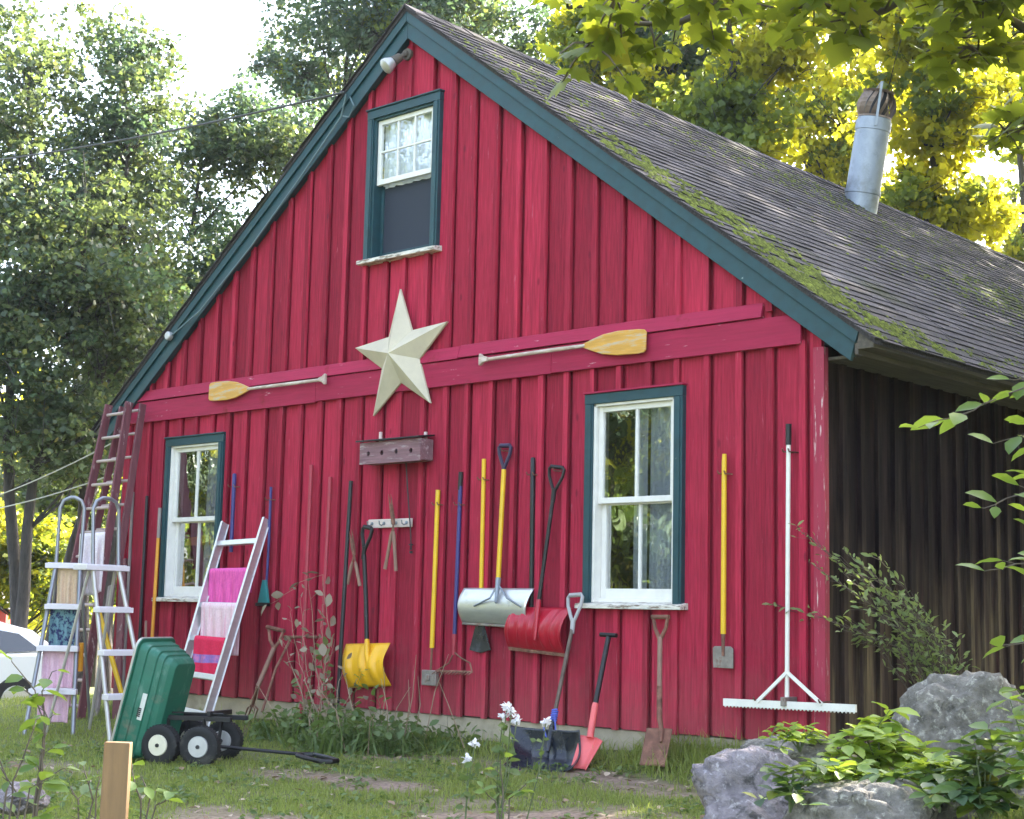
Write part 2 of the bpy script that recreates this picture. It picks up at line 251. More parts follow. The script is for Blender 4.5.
class MB:
    def __init__(s): s.v = []; s.f = []; s.mi = []
    def add(s, vs, fs, mi=0):
        n = len(s.v); s.v += [tuple(v) for v in vs]; s.f += [tuple(i + n for i in f) for f in fs]; s.mi += [mi] * len(fs); return s
    def box(s, c, size, ax=None, mi=0):      # ax: three axis vectors
        c = Vector(c); X, Y, Z = [Vector(a) for a in (ax or ((1, 0, 0), (0, 1, 0), (0, 0, 1)))]
        h = [q / 2 for q in size]
        vs = [c + X * (h[0] * i) + Y * (h[1] * j) + Z * (h[2] * k) for k in (-1, 1) for j in (-1, 1) for i in (-1, 1)]
        return s.add(vs, [(0, 2, 3, 1), (4, 5, 7, 6), (0, 1, 5, 4), (2, 6, 7, 3), (0, 4, 6, 2), (1, 3, 7, 5)], mi)
    def bb(s, x0, x1, y0, y1, z0, z1, mi=0): return s.box(((x0 + x1) / 2, (y0 + y1) / 2, (z0 + z1) / 2), (abs(x1 - x0), abs(y1 - y0), abs(z1 - z0)), None, mi)
    def beam(s, a, b, w, t, side, mi=0):     # rectangular bar a->b, width w along side
        a, b = Vector(a), Vector(b); Z = (b - a).normalized(); X = Vector(side); X = (X - Z * X.dot(Z)).normalized(); Y = Z.cross(X)
        return s.box((a + b) / 2, (w, t, (b - a).length), (X, Y, Z), mi)
    def tube(s, pts, r, n=8, cap=True, mi=0, closed=False):
        pts = [Vector(p) for p in pts]; m = len(pts); rs = r if isinstance(r, (list, tuple)) else [r] * m
        vs = []; up = None
        for i, p in enumerate(pts):
            a = pts[(i - 1) % m] if (i or closed) else p; b = pts[(i + 1) % m] if (i < m - 1 or closed) else p
            d = (b - a).normalized()
            if up is None: up = d.orthogonal().normalized()
            up = (up - d * up.dot(d)); up = up.normalized() if up.length > 1e-6 else d.orthogonal().normalized()
            q = d.cross(up)
            for k in range(n):
                an = 2 * math.pi * k / n; vs.append(p + (up * math.cos(an) + q * math.sin(an)) * rs[i])
        fs = []
        for i in range(m if closed else m - 1):
            for k in range(n):
                j = (i + 1) % m; fs.append((i * n + k, i * n + (k + 1) % n, j * n + (k + 1) % n, j * n + k))
        if cap and not closed: fs += [tuple(reversed(range(n))), tuple(range((m - 1) * n, m * n))]
        return s.add(vs, fs, mi)
    def prism(s, poly, d, mi=0):             # planar polygon extruded by vector d
        d = Vector(d); n = len(poly); vs = [Vector(p) for p in poly] + [Vector(p) + d for p in poly]
        return s.add(vs, [tuple(range(n)), tuple(range(2 * n - 1, n - 1, -1))] + [(i, i + n, (i + 1) % n + n, (i + 1) % n) for i in range(n)], mi)
    def lathe(s, c, axis, prof, n=20, mi=0): # prof: (h, r)
        c = Vector(c); A = Vector(axis).normalized(); X = A.orthogonal().normalized(); Y = A.cross(X); vs = []; fs = []
        for h, r in prof:
            for k in range(n):
                an = 2 * math.pi * k / n; vs.append(c + A * h + (X * math.cos(an) + Y * math.sin(an)) * r)
        for i in range(len(prof) - 1):
            for k in range(n): fs.append((i * n + k, i * n + (k + 1) % n, (i + 1) * n + (k + 1) % n, (i + 1) * n + k))
        fs += [tuple(reversed(range(n))), tuple(range((len(prof) - 1) * n, len(prof) * n))]
        return s.add(vs, fs, mi)
    def grid(s, fn, nu, nv, mi=0):
        vs = [fn(i / nu, j / nv) for j in range(nv + 1) for i in range(nu + 1)]
        return s.add(vs, [(j * (nu + 1) + i, j * (nu + 1) + i + 1, (j + 1) * (nu + 1) + i + 1, (j + 1) * (nu + 1) + i) for j in range(nv) for i in range(nu)], mi)
    def build(s, name, material, parent=None, smooth=1, bevel=0, solid=0, fixn=True):
        off = root_of(parent)
        me = bpy.data.meshes.new(name); me.from_pydata([tuple(Vector(v) - off) for v in s.v], [], s.f); me.update()
        if fixn:
            bm = bmesh.new(); bm.from_mesh(me); bmesh.ops.recalc_face_normals(bm, faces=bm.faces); bm.to_mesh(me); bm.free()
        o = finish(me, name, material, parent, smooth)
        if any(s.mi): me.polygons.foreach_set('material_index', s.mi)
        if parent is not None: o.parent = parent
        if solid: md = o.modifiers.new('thickness', 'SOLIDIFY'); md.thickness = solid; md.offset = 0
        if bevel: md = o.modifiers.new('bevel', 'BEVEL'); md.width = bevel; md.segments = 2; md.limit_method = 'ANGLE'
        return o
def rootmesh(mb, name, material, label, cat, loc, group=None, **k):   # a thing that is one mesh
    loc = Vector(loc); mb.v = [tuple(Vector(v) - loc) for v in mb.v]
    o = mb.build(name, material, None, **k); o.location = loc
    return tag(o, label, cat, group)

# fast instancing of leaf templates
def tri_mesh(name, V, Fc, material, parent, smooth=0):
    off = np.array(root_of(parent)) if parent is not None else np.zeros(3)
    me = bpy.data.meshes.new(name); V = (V - off).astype(np.float32); nf = len(Fc)
    me.vertices.add(len(V)); me.vertices.foreach_set('co', V.ravel())
    me.loops.add(nf * 3); me.loops.foreach_set('vertex_index', Fc.astype(np.int32).ravel())
    me.polygons.add(nf); me.polygons.foreach_set('loop_start', np.arange(0, nf * 3, 3, dtype=np.int32))
    me.polygons.foreach_set('loop_total', np.full(nf, 3, np.int32)); me.update(calc_edges=True)
    o = finish(me, name, material, parent, smooth)
    if parent is not None: o.parent = parent
    return o
T_DIA = (np.array([(0, 0, 0), (.33, .45, .1), (0, 1, 0), (-.33, .45, .1)]), np.array([(0, 1, 2), (0, 2, 3)]))
T_LOBE = (np.array([(0, .05, 0), (.30, .12, .06), (.52, .52, .02), (.22, .62, .03), (0, 1, -.05), (-.22, .62, .03), (-.52, .52, .02), (-.30, .12, .06)]),
          np.array([(0, 1, 2), (0, 2, 3), (0, 3, 4), (0, 4, 5), (0, 5, 6), (0, 6, 7)]))
T_OVAL = (np.array([(0, 0, 0), (0, .35, -.03), (0, .7, -.02), (0, 1.0, -.10), (.20, .22, .05), (.30, .5, .06), (.17, .82, .0), (-.20, .22, .05), (-.30, .5, .06), (-.17, .82, .0)]),
          np.array([(0, 4, 1), (4, 5, 1), (1, 5, 2), (5, 6, 2), (2, 6, 3), (0, 1, 7), (7, 1, 8), (1, 2, 8), (8, 2, 9), (2, 3, 9)]))
_ml = [(0, 0), (.14, -.05), (.40, -.06), (.36, .12), (.60, .34), (.44, .41), (.47, .68), (.31, .60), (.20, .72), (0, 1.0)]
_mo = _ml + [(-x, y) for x, y in _ml[-2:0:-1]]
T_LANCE = (T_OVAL[0] * np.array([.62, 1, 1]), T_OVAL[1])
T_MAPLE = (np.array([(0, .32, 0)] + [(x, y, -.22 * (x * x + (y - .32) ** 2)) for x, y in _mo]), np.array([(0, i + 1, (i + 1) % len(_mo) + 1) for i in range(len(_mo))]))
def norm(a): return a / (np.linalg.norm(a, axis=1, keepdims=True) + 1e-9)
def leaves(pos, tmpl, size, up=0.6, dirs=None, dirw=0.0, jit=0.35, rng=RNG, flop=0.0):
    tv, tf = tmpl; n = len(pos)
    nrm = rng.normal(size=(n, 3)); nrm = norm(nrm); nrm[:, 2] = nrm[:, 2] + up * 1.6; nrm = norm(nrm)
    d = rng.normal(size=(n, 3)); d[:, 2] -= flop
    if dirs is not None: d = d * (1 - dirw) + dirs * dirw * 1.7
    d = norm(d - nrm * np.sum(d * nrm, 1, keepdims=True)); x = np.cross(d, nrm)
    s = size * (1 + jit * rng.uniform(-1, 1, n))
    V = pos[:, None, :] + s[:, None, None] * (tv[None, :, 0, None] * x[:, None] + tv[None, :, 1, None] * d[:, None] + tv[None, :, 2, None] * nrm[:, None])
    Fc = tf[None] + (np.arange(n) * len(tv))[:, None, None]
    return V.reshape(-1, 3), Fc.reshape(-1, 3)
def joinl(parts):
    V = []; F_ = []; n = 0
    for v, f in parts: V.append(v); F_.append(f + n); n += len(v)
    return np.concatenate(V), np.concatenate(F_)
def curve(a, b, sag=0.0, n=6, wob=0.0):
    a, b = Vector(a), Vector(b); L_ = (b - a).length; out = []
    for i in range(n + 1):
        t = i / n; p = a.lerp(b, t); p.z += sag * 4 * t * (1 - t) * L_
        if wob and 0 < i < n: p += Vector([random.uniform(-1, 1) * wob * L_ for _ in range(3)])
        out.append(p)
    return out

# ------------------------------------------------------------------ ground
def soil_amount(x, y):      # 1 = bare trodden earth
    s = 0.02
    for cx, cy, rx, ry, a in ((0.0, -2.4, 1.5, .7, 1.0), (-.5, -1.1, 1.0, .22, .8), (-1.6, -3.6, .9, .4, .6), (-4.6, -3.0, .7, .3, .6), (-2.6, -2.1, .9, .35, .8), (-1.9, -.75, 1.5, .28, .9), (-5.9, -1.2, .7, .5, .8), (1.2, -3.3, .8, .5, .8), (-3.6, -.9, .9, .25, .7), (-.6, -2.0, .6, .3, .6)):
        s = max(s, a * max(0, 1.35 - ((x - cx) / rx) ** 2 - ((y - cy) / ry) ** 2))
    n = mnoise.noise((x * 1.7, y * 1.7, 3.1)) + .5 * mnoise.noise((x * 5, y * 5, 1.7))
    return min(1, max(0, s * (.85 + n) + .2 * n))
def axis(lo, hi, st, far):
    a = list(np.arange(lo, hi + st / 2, st)); out = []; x = lo; d = st
    while x > -far: d *= 1.35; x -= d; out.append(x)
    a = out[::-1] + a; x = a[-1]; d = st
    while x < far: d *= 1.35; x += d; a.append(x)
    return a
gx = axis(-10, 5, .10, 400); gy = axis(-7, 1, .10, 400)
gv = [(x, y, gz(x, y) + (.018 * mnoise.noise((x * 2.3, y * 2.3, 0)) if abs(x) < 14 and abs(y) < 14 else 0)) for y in gy for x in gx]
nx = len(gx)
gf = [(j * nx + i, j * nx + i + 1, (j + 1) * nx + i + 1, (j + 1) * nx + i) for j in range(len(gy) - 1) for i in range(nx - 1)]
gm = bpy.data.meshes.new('ground'); gm.from_pydata(gv, [], gf); gm.update()
at_ = gm.attributes.new('soil', 'FLOAT', 'POINT'); at_.data.foreach_set('value', np.array([soil_amount(v[0], v[1]) for v in gv], np.float32))
m = bpy.data.materials.new('lawn_soil'); t, b = nodes(m); N, L = t.nodes.new, t.links.new
an = N('ShaderNodeAttribute'); an.attribute_name = 'soil'; tc = N('ShaderNodeTexCoord')
n1 = N('ShaderNodeTexNoise'); n1.inputs['Scale'].default_value = 9; n1.inputs['Detail'].default_value = 8; L(tc.outputs['Object'], n1.inputs['Vector'])
r1 = N('ShaderNodeValToRGB'); r1.color_ramp.elements[0].color = (.050, .070, .018, 1); r1.color_ramp.elements[1].color = (.16, .17, .045, 1); L(n1.outputs['Fac'], r1.inputs['Fac'])
n2 = N('ShaderNodeTexNoise'); n2.inputs['Scale'].default_value = 30; n2.inputs['Detail'].default_value = 8; L(tc.outputs['Object'], n2.inputs['Vector'])
r2 = N('ShaderNodeValToRGB'); r2.color_ramp.elements[0].color = (.13, .085, .06, 1); r2.color_ramp.elements[1].color = (.36, .26, .20, 1); r2.color_ramp.elements[0].position = .3; r2.color_ramp.elements[1].position = .72; L(n2.outputs['Fac'], r2.inputs['Fac'])
mx = N('ShaderNodeMix'); mx.data_type = 'RGBA'; L(an.outputs['Fac'], mx.inputs['Factor']); L(r1.outputs[0], mx.inputs['A']); L(r2.outputs[0], mx.inputs['B']); L(mx.outputs['Result'], b.inputs['Base Color'])
b.inputs['Roughness'].default_value = .95; bp = N('ShaderNodeBump'); bp.inputs['Strength'].default_value = .7; bp.inputs['Distance'].default_value = .03; L(n2.outputs['Fac'], bp.inputs['Height']); L(bp.outputs[0], b.inputs['Normal'])
M['ground'] = m
go = finish(gm, 'ground', 'ground', None, 2); go['kind'] = 'structure'
# gravel driveway where the car stands
M['gravel'] = mat('gravel_drive', (.12, .098, .088), .95, .35, 25, bump=.6)
cpos = gp(24, 24.5)
dv = MB(); u1 = Vector((CR.x, CR.y, 0)).normalized(); u2 = Vector((CF.x, CF.y, 0)).normalized()
def drv(a, c):
    p = cpos + u1 * (-14 + 19 * a) + u2 * (-2.6 + 6.0 * c); return (p.x, p.y, gz(p.x, p.y) + .02)
dv.grid(drv, 40, 12); d = dv.build('driveway', 'gravel', None, smooth=2); d['kind'] = 'structure'

# ------------------------------------------------------------------ barn
W, SL, ZR = 8.434, 0.7526, 6.5445
XM = -W / 2; LEN = 15.0; EX = 0.48; CS = 1 / math.sqrt(1 + SL * SL)
def roofz(x): return ZR - SL * abs(x - XM)
barn = thing('barn', 'red board and batten barn with green trim and mossy shingled gable roof', 'barn', (XM, 2.0, .1))
wins = [(-7.685, -6.72, 1.17, 2.82), (-2.10, -1.16, 1.17, 2.83), (-4.764, -3.82, 4.235, 5.68)]
bx = [-0.14 - .272 * i for i in range(31)]
bx = [x + random.uniform(-.012, .012) for x in bx]
edges = sorted(set([-W, 0.0, XM] + bx + [a + .05 for q in wins for a in (q[0],)] + [q[1] - .05 for q in wins]))
gw = MB()
def wallcol(x0, x1, z0, z1, y0, y1):
    top = lambda x: min(z1, roofz(x) - .12)
    if min(top(x0), top(x1)) <= z0 + .02: return
    gw.prism([(x0, y0, z0), (x1, y0, z0), (x1, y0, top(x1)), (x0, y0, top(x0))], (0, y1 - y0, 0))
def cut(xa, xb, z0, z1, y0, y1, pad):
    segs = [(z0, z1)]
    for (a, c, zb, zt) in wins:
        if xb > a + pad and xa < c - pad:
            ns = []
            for s0, s1 in segs:
                if s0 < zb: ns.append((s0, min(s1, zb + (.02 if pad else 0))))
                if s1 > zt: ns.append((max(s0, zt - (.02 if pad else 0)), s1))
            segs = ns
    for s0, s1 in segs:
        if s1 - s0 > .03: wallcol(xa, xb, s0, s1, y0, y1)
for i in range(len(edges) - 1):
    a, c = edges[i], edges[i + 1]; g = .002; ga = .046 if any(abs(a - q) < 1e-6 for q in bx) else g
    yj = random.uniform(-.003, .003)
    cut(a + ga, c - g, .28 + random.uniform(-.004, .004), 3.15, yj, .03, .055); cut(a + ga, c - g, 3.151, 9, yj * .8 + .001, .03, .055)
for x in bx[:-1]:
    wd = random.uniform(.021, .027); k = random.uniform(-.004, .004)
    cut(x - wd, x + wd, .275 + k, 3.06, -.034 + k * .5, -.004, 0); 
    k = random.uniform(-.006, .006); cut(x + k - wd, x + k + wd, 3.30, 9, -.034, -.004, 0)
for i in range(len(edges) - 1): cut(edges[i] + .001, edges[i + 1] - .001, .285, 9, .031, .034, .055)
gw.build('gable_wall', 'red', barn, bevel=.003)
# other walls, floor, foundation
sw = MB(); y = 0.035
while y < LEN:
    s = random.uniform(.20, .26); j = random.uniform(-.004, .004)
    sw.bb(-.03, j, y + .002, y + s - .002, .25 + random.uniform(-.02, .02), 3.02)
    sw.bb(-.004, .032 + j, y + s - .03, y + s + .03, .26 + random.uniform(-.03, .02), 3.0); y += s
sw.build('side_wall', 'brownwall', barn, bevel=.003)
ow = MB(); ow.bb(-W, -W + .04, .035, LEN, .25, 3.2)
pl = [(-W, LEN, .25), (0, LEN, .25), (0, LEN, roofz(0) - .12), (XM, LEN, ZR - .12), (-W, LEN, roofz(0) - .12)]
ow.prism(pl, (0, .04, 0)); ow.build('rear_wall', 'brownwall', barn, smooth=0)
fl = MB(); fl.bb(-W + .05, -.05, .04, LEN - .01, .20, .26); fl.bb(-W + .05, -.05, .04, 5, 3.25, 3.30); fl.bb(-W + .05, -.05, 2.8, 2.84, .27, 3.24); fl.build('floor', 'dark', barn, smooth=0)
fo = MB()
x = -W
while x < -.02:
    x2 = min(x + 1.21, -.0); fo.bb(x + .003, x2 - .003, .025, .20, -.6, .272); x = x2
y = .03
fo.bb(-.2, -.012, .21, LEN, -.6, .24); fo.bb(-W + .012, -W + .2, .21, LEN, -.6, .24)
fo.build('foundation', 'concrete', barn, bevel=.006)
# red band: drip board over belly board
bd = MB()
for a, c, dz in ((-8.40, -5.35, -.01), (-5.345, -2.46, .0), (-2.455, -.14, .004)):
    bd.bb(a, c, -.052, -.026, 3.03 + dz, 3.245 + dz)
for a, c, dz in ((-8.38, -6.3, -.006), (-6.295, -3.5, .0), (-3.495, -.46, .006)):
    bd.add([(a, -.026, 3.25 + dz), (c, -.026, 3.25 + dz), (c, -.07, 3.25 + dz), (a, -.07, 3.25 + dz), (a, -.026, 3.365 + dz), (c, -.026, 3.365 + dz), (c, -.036, 3.36 + dz), (a, -.036, 3.36 + dz)],
           [(0, 1, 2, 3), (4, 7, 6, 5), (0, 4, 5, 1), (3, 2, 6, 7), (0, 3, 7, 4), (1, 5, 6, 2)])
bd.build('belly_band', 'redband', barn, bevel=.004)
cb = MB(); cb.bb(-.055, .034, -.03, -.004, .27, 3.0); cb.bb(.004, .034, -.002, .03, .27, 3.0); cb.build('corner_board', 'corner', barn, bevel=.004)
cb = MB(); cb.bb(-W - .02, -W + .09, -.03, -.004, .27, 3.02); cb.build('corner_board', 'red', barn, bevel=.004)
# rake boards
def rake(sgn):
    xe = XM + sgn * (W / 2 + (.325 if sgn > 0 else .33))
    lo = lambda x: 6.247 - SL * abs(x - XM); hi = lambda x: 6.50 - SL * abs(x - XM)
    r = MB(); x0 = XM + sgn * .0015
    r.prism([(x0, -.055, lo(x0)), (xe - sgn * .05, -.055, lo(xe - sgn * .05)), (xe + sgn * .01, -.055, hi(xe)), (x0, -.055, hi(x0))], (0, -.035, 0))
    r.build('rake_board', 'teal', barn, bevel=.004)
    r = MB(); l2 = lambda x: 6.40 - SL * abs(x - XM); h2 = lambda x: 6.512 - SL * abs(x - XM)
    r.prism([(x0, -.0905, l2(x0)), (xe + sgn * .0, -.0905, l2(xe)), (xe + sgn * .03, -.0905, h2(xe + sgn * .03)), (x0, -.0905, h2(x0))], (0, -.022, 0))
    r.build('rake_trim', 'teal', barn, bevel=.004)
    r = MB(); r.prism([(x0, -.054, lo(x0) + .03), (xe - sgn * .06, -.054, lo(xe - sgn * .06) + .03), (xe - sgn * .06, -.054, lo(xe) + .09), (x0, -.054, lo(x0) + .09)], (0, .05, 0)); r.build('rake_soffit', 'teal', barn)
rake(1); rake(-1)
# eaves
for sgn in (1, -1):
    e = MB(); x1 = XM + sgn * (W / 2 + EX - .17); xw = XM + sgn * (W / 2 + .004); zt = roofz(x1) - .03
    a, c = sorted((x1, x1 + sgn * .028)); e.bb(a, c, -.093, LEN + .1, zt - .20, zt - .035)
    a, c = sorted((xw, x1 - sgn * .004)); e.bb(a, c, .036, LEN + .1, zt - .198, zt - .175); x2 = XM + sgn * (W / 2 + EX - .02); x3 = x1 + sgn * .0285; e.prism([(x3, -.10, roofz(x3) - .053), (x2, -.10, roofz(x2) - .053), (x2, -.10, roofz(x2) - .085), (x3, -.10, roofz(x2) - .085)], (0, LEN + .2, 0))
    e.build('eave_fascia', 'fascia', barn, bevel=.004)
# roof deck + shingles
roof = MB(); y0, y1 = -.12, LEN + .12
xr, xl = XM + W / 2 + EX, XM - W / 2 - EX
roof.prism([(xl, y0, roofz(xl) - .012), (XM, y0, ZR - .012), (xr, y0, roofz(xr) - .012), (xr, y0, roofz(xr) - .05), (XM, y0, ZR - .05), (xl, y0, roofz(xl) - .05)], (0, y1 - y0, 0))
SLEN = (W / 2 + EX) / CS
def course(mb, sgn, expo, tabw):
    k = 0; s = .03
    A = Vector((sgn * CS, 0, -SL * CS)); Nn = Vector((sgn * SL * CS, 0, CS)); O = Vector((XM, 0, ZR - .012))
    while s < SLEN - .02:
        s2 = min(s + expo, SLEN + .02); yy = y0 - .02 - random.uniform(0, tabw); wav = random.uniform(-.004, .004)
        while yy < y1:
            ya = max(yy, y0 - .025) ; yb = min(yy + tabw - .006, y1); yy += tabw
            if yb - ya < .03: continue
            ea = s2 + wav + random.uniform(-.010, .008); h = random.uniform(.008, .015)
            P = lambda q, yv, hh: O + A * q + Nn * hh + Vector((0, yv, 0))
            mb.add([P(s - .02, ya, .001), P(s - .02, yb, .001), P(ea, yb, h), P(ea, ya, h), P(ea, yb, h - .010), P(ea, ya, h - .010), P(s - .02, ya, -.006), P(s - .02, yb, -.006)],
                   [(0, 1, 2, 3), (3, 2, 4, 5), (0, 3, 5, 6), (1, 7, 4, 2), (6, 5, 4, 7)])
        s = s2; k += 1
course(roof, 1, .142, .30); course(roof, -1, .29, .6)
yy = y0 - .02
while yy < y1:
    for sgn in (1, -1):
        a = Vector((XM, 0, ZR + .006)); bq = Vector((XM + sgn * .15, 0, ZR + .006 - .15 * SL)); h = random.uniform(.008, .016)
        o0 = Vector((0, yy, 0)); o1 = Vector((0, yy + .27, 0)); up = Vector((0, 0, h))
        roof.add([a + o0 + up, bq + o0 + up, bq + o1 + up * .3, a + o1 + up * .3, a + o0 - up, bq + o0 - up, bq + o1 - up, a + o1 - up], [(0, 1, 2, 3), (0, 4, 5, 1), (1, 5, 6, 2), (2, 6, 7, 3), (7, 6, 5, 4)])
    yy += .25
roofo = roof.build('roof', 'shingle', barn, smooth=0)
# moss
oc = np.array([(1, 0, 0), (.31, .95, 0), (-.81, .59, 0), (-.81, -.59, 0), (.31, -.95, 0), (0, 0, .75)]); of = np.array([(0, 1, 5), (1, 2, 5), (2, 3, 5), (3, 4, 5), (4, 0, 5)])
ps = []
def roofpt(s, yv, h=0.012): return (XM + s * CS, yv, ZR - .012 - s * SL * CS + h)
for i in range(150000):
    yv = random.uniform(-.1, 13); s = random.uniform(.3, SLEN)
    yv = yv if i % 3 else -.1 + random.random() * 1.3; edge = (1.25 if i % 3 == 0 else .6) * math.exp(-((yv - .16 - .22 * mnoise.noise((s * 1.1, 0, 5))) / (.16 + .05 * s)) ** 2) * (min(1, max(0, (s - 2.0) / 1.2)) + .03)
    eave = math.exp(-((s - SLEN + .08) / .25) ** 2) * .7
    patch = .50 * math.exp(-((yv - 7.5) / 2.6) ** 2 - ((s - 3.3) / .8) ** 2) + .22 * math.exp(-((yv - 5.5) / 3.5) ** 2 - ((s - 1.0) / .6) ** 2)
    brk = mnoise.noise((s * 1.9, yv * 2.5, 8)) + .5 * mnoise.noise((s * 5, yv * 5, 6)); edge *= min(1, max(.05, .30 + 2.0 * brk)); eave *= min(1, max(.1, .6 + 1.2 * brk)); pr = max(edge, eave, patch * .75); n = mnoise.noise((s * 3.4, yv * 3.4, 2)) + .6 * mnoise.noise((s * 9, yv * 9, 4))
    if random.random() < pr * (.62 + 1.6 * n): ps.append(roofpt(s, yv) + (random.uniform(.006, .022) * (1.25 if pr == edge else .9),))
ps = np.array(ps); n = len(ps); an = RNG.uniform(0, 6.28, n); ca, sa = np.cos(an), np.sin(an)
V = np.stack([oc[None, :, 0] * ca[:, None] - oc[None, :, 1] * sa[:, None], oc[None, :, 0] * sa[:, None] + oc[None, :, 1] * ca[:, None], np.repeat(oc[None, :, 2], n, 0) - .0], -1) * ps[:, None, 3:4]
V[:, :, 2] -= SL * V[:, :, 0] * .9
V += ps[:, None, :3]
mo = tri_mesh('moss', V.reshape(-1, 3), (of[None] + (np.arange(n) * 6)[:, None, None]).reshape(-1, 3), 'moss', roofo, 2)
tag(mo, None, None)
# flue with turbine ventilator
fa, fb, fc = dp(861, 203, 18.7), dp(874.5, 119, 18.7), dp(878, 92, 18.7)
ax = (fb - fa).normalized()
p = MB(); p.lathe(fa - ax * .35, ax, [(0, .205), (.45, .205), (.452, .215), (.50, .215), (.502, .205), (1.22, .203), (1.222, .212), (1.34, .212), (1.342, .2), (1.37, .2)], 28)
flue = p.build('flue_pipe', 'galv', barn)
q = MB(); hh = (fc - fb).length; O = fb + ax * .0
q.lathe(O, ax, [(0, .14), (hh * .98, .14)], 16)
X = ax.orthogonal().normalized(); Y = ax.cross(X)
q.build('turbine_core', 'blackm', flue); q = MB()  # black core put in as the shade between the fins
for k in range(15):
    an = 2 * math.pi * k / 15; pts = []
    for i in range(7):
        t_ = i / 6; rr = .165 + .075 * math.sin(math.pi * (t_ * .85 + .12)); a2 = an + .5 * t_
        pts.append((O + ax * (hh * (.03 + .94 * t_)), rr, a2))
    vs = []
    for c, rr, a2 in pts:
        vs += [c + (X * math.cos(a2) + Y * math.sin(a2)) * rr, c + (X * math.cos(a2 + .24) + Y * math.sin(a2 + .24)) * (rr - .03)]
    q.add(vs, [(2 * i, 2 * i + 1, 2 * i + 3, 2 * i + 2) for i in range(6)])
q.lathe(O + ax * (hh * .95), ax, [(0, .17), (.02, .19), (.035, .10), (.05, .02)], 20); q.lathe(O, ax, [(0, .20), (.02, .20)], 20)
q.build('turbine', 'fin', flue, smooth=0)
q = MB(); cdir = (CAM - fb).normalized(); cdir = (cdir - ax * cdir.dot(ax)).normalized(); sd_ = ax.cross(cdir)
c2 = (cdir * .9 + sd_ * .1).normalized()
q.beam(fb - ax * .12 + c2 * .225, fc + ax * .06 + c2 * .25, .03, .012, sd_); q.beam(fb - ax * .12 - c2 * .225, fc + ax * .06 - c2 * .25, .03, .012, sd_); q.beam(fc + ax * .066 + c2 * .26, fc + ax * .066 - c2 * .26, .03, .012, sd_)
q.build('strap', 'galv', flue)

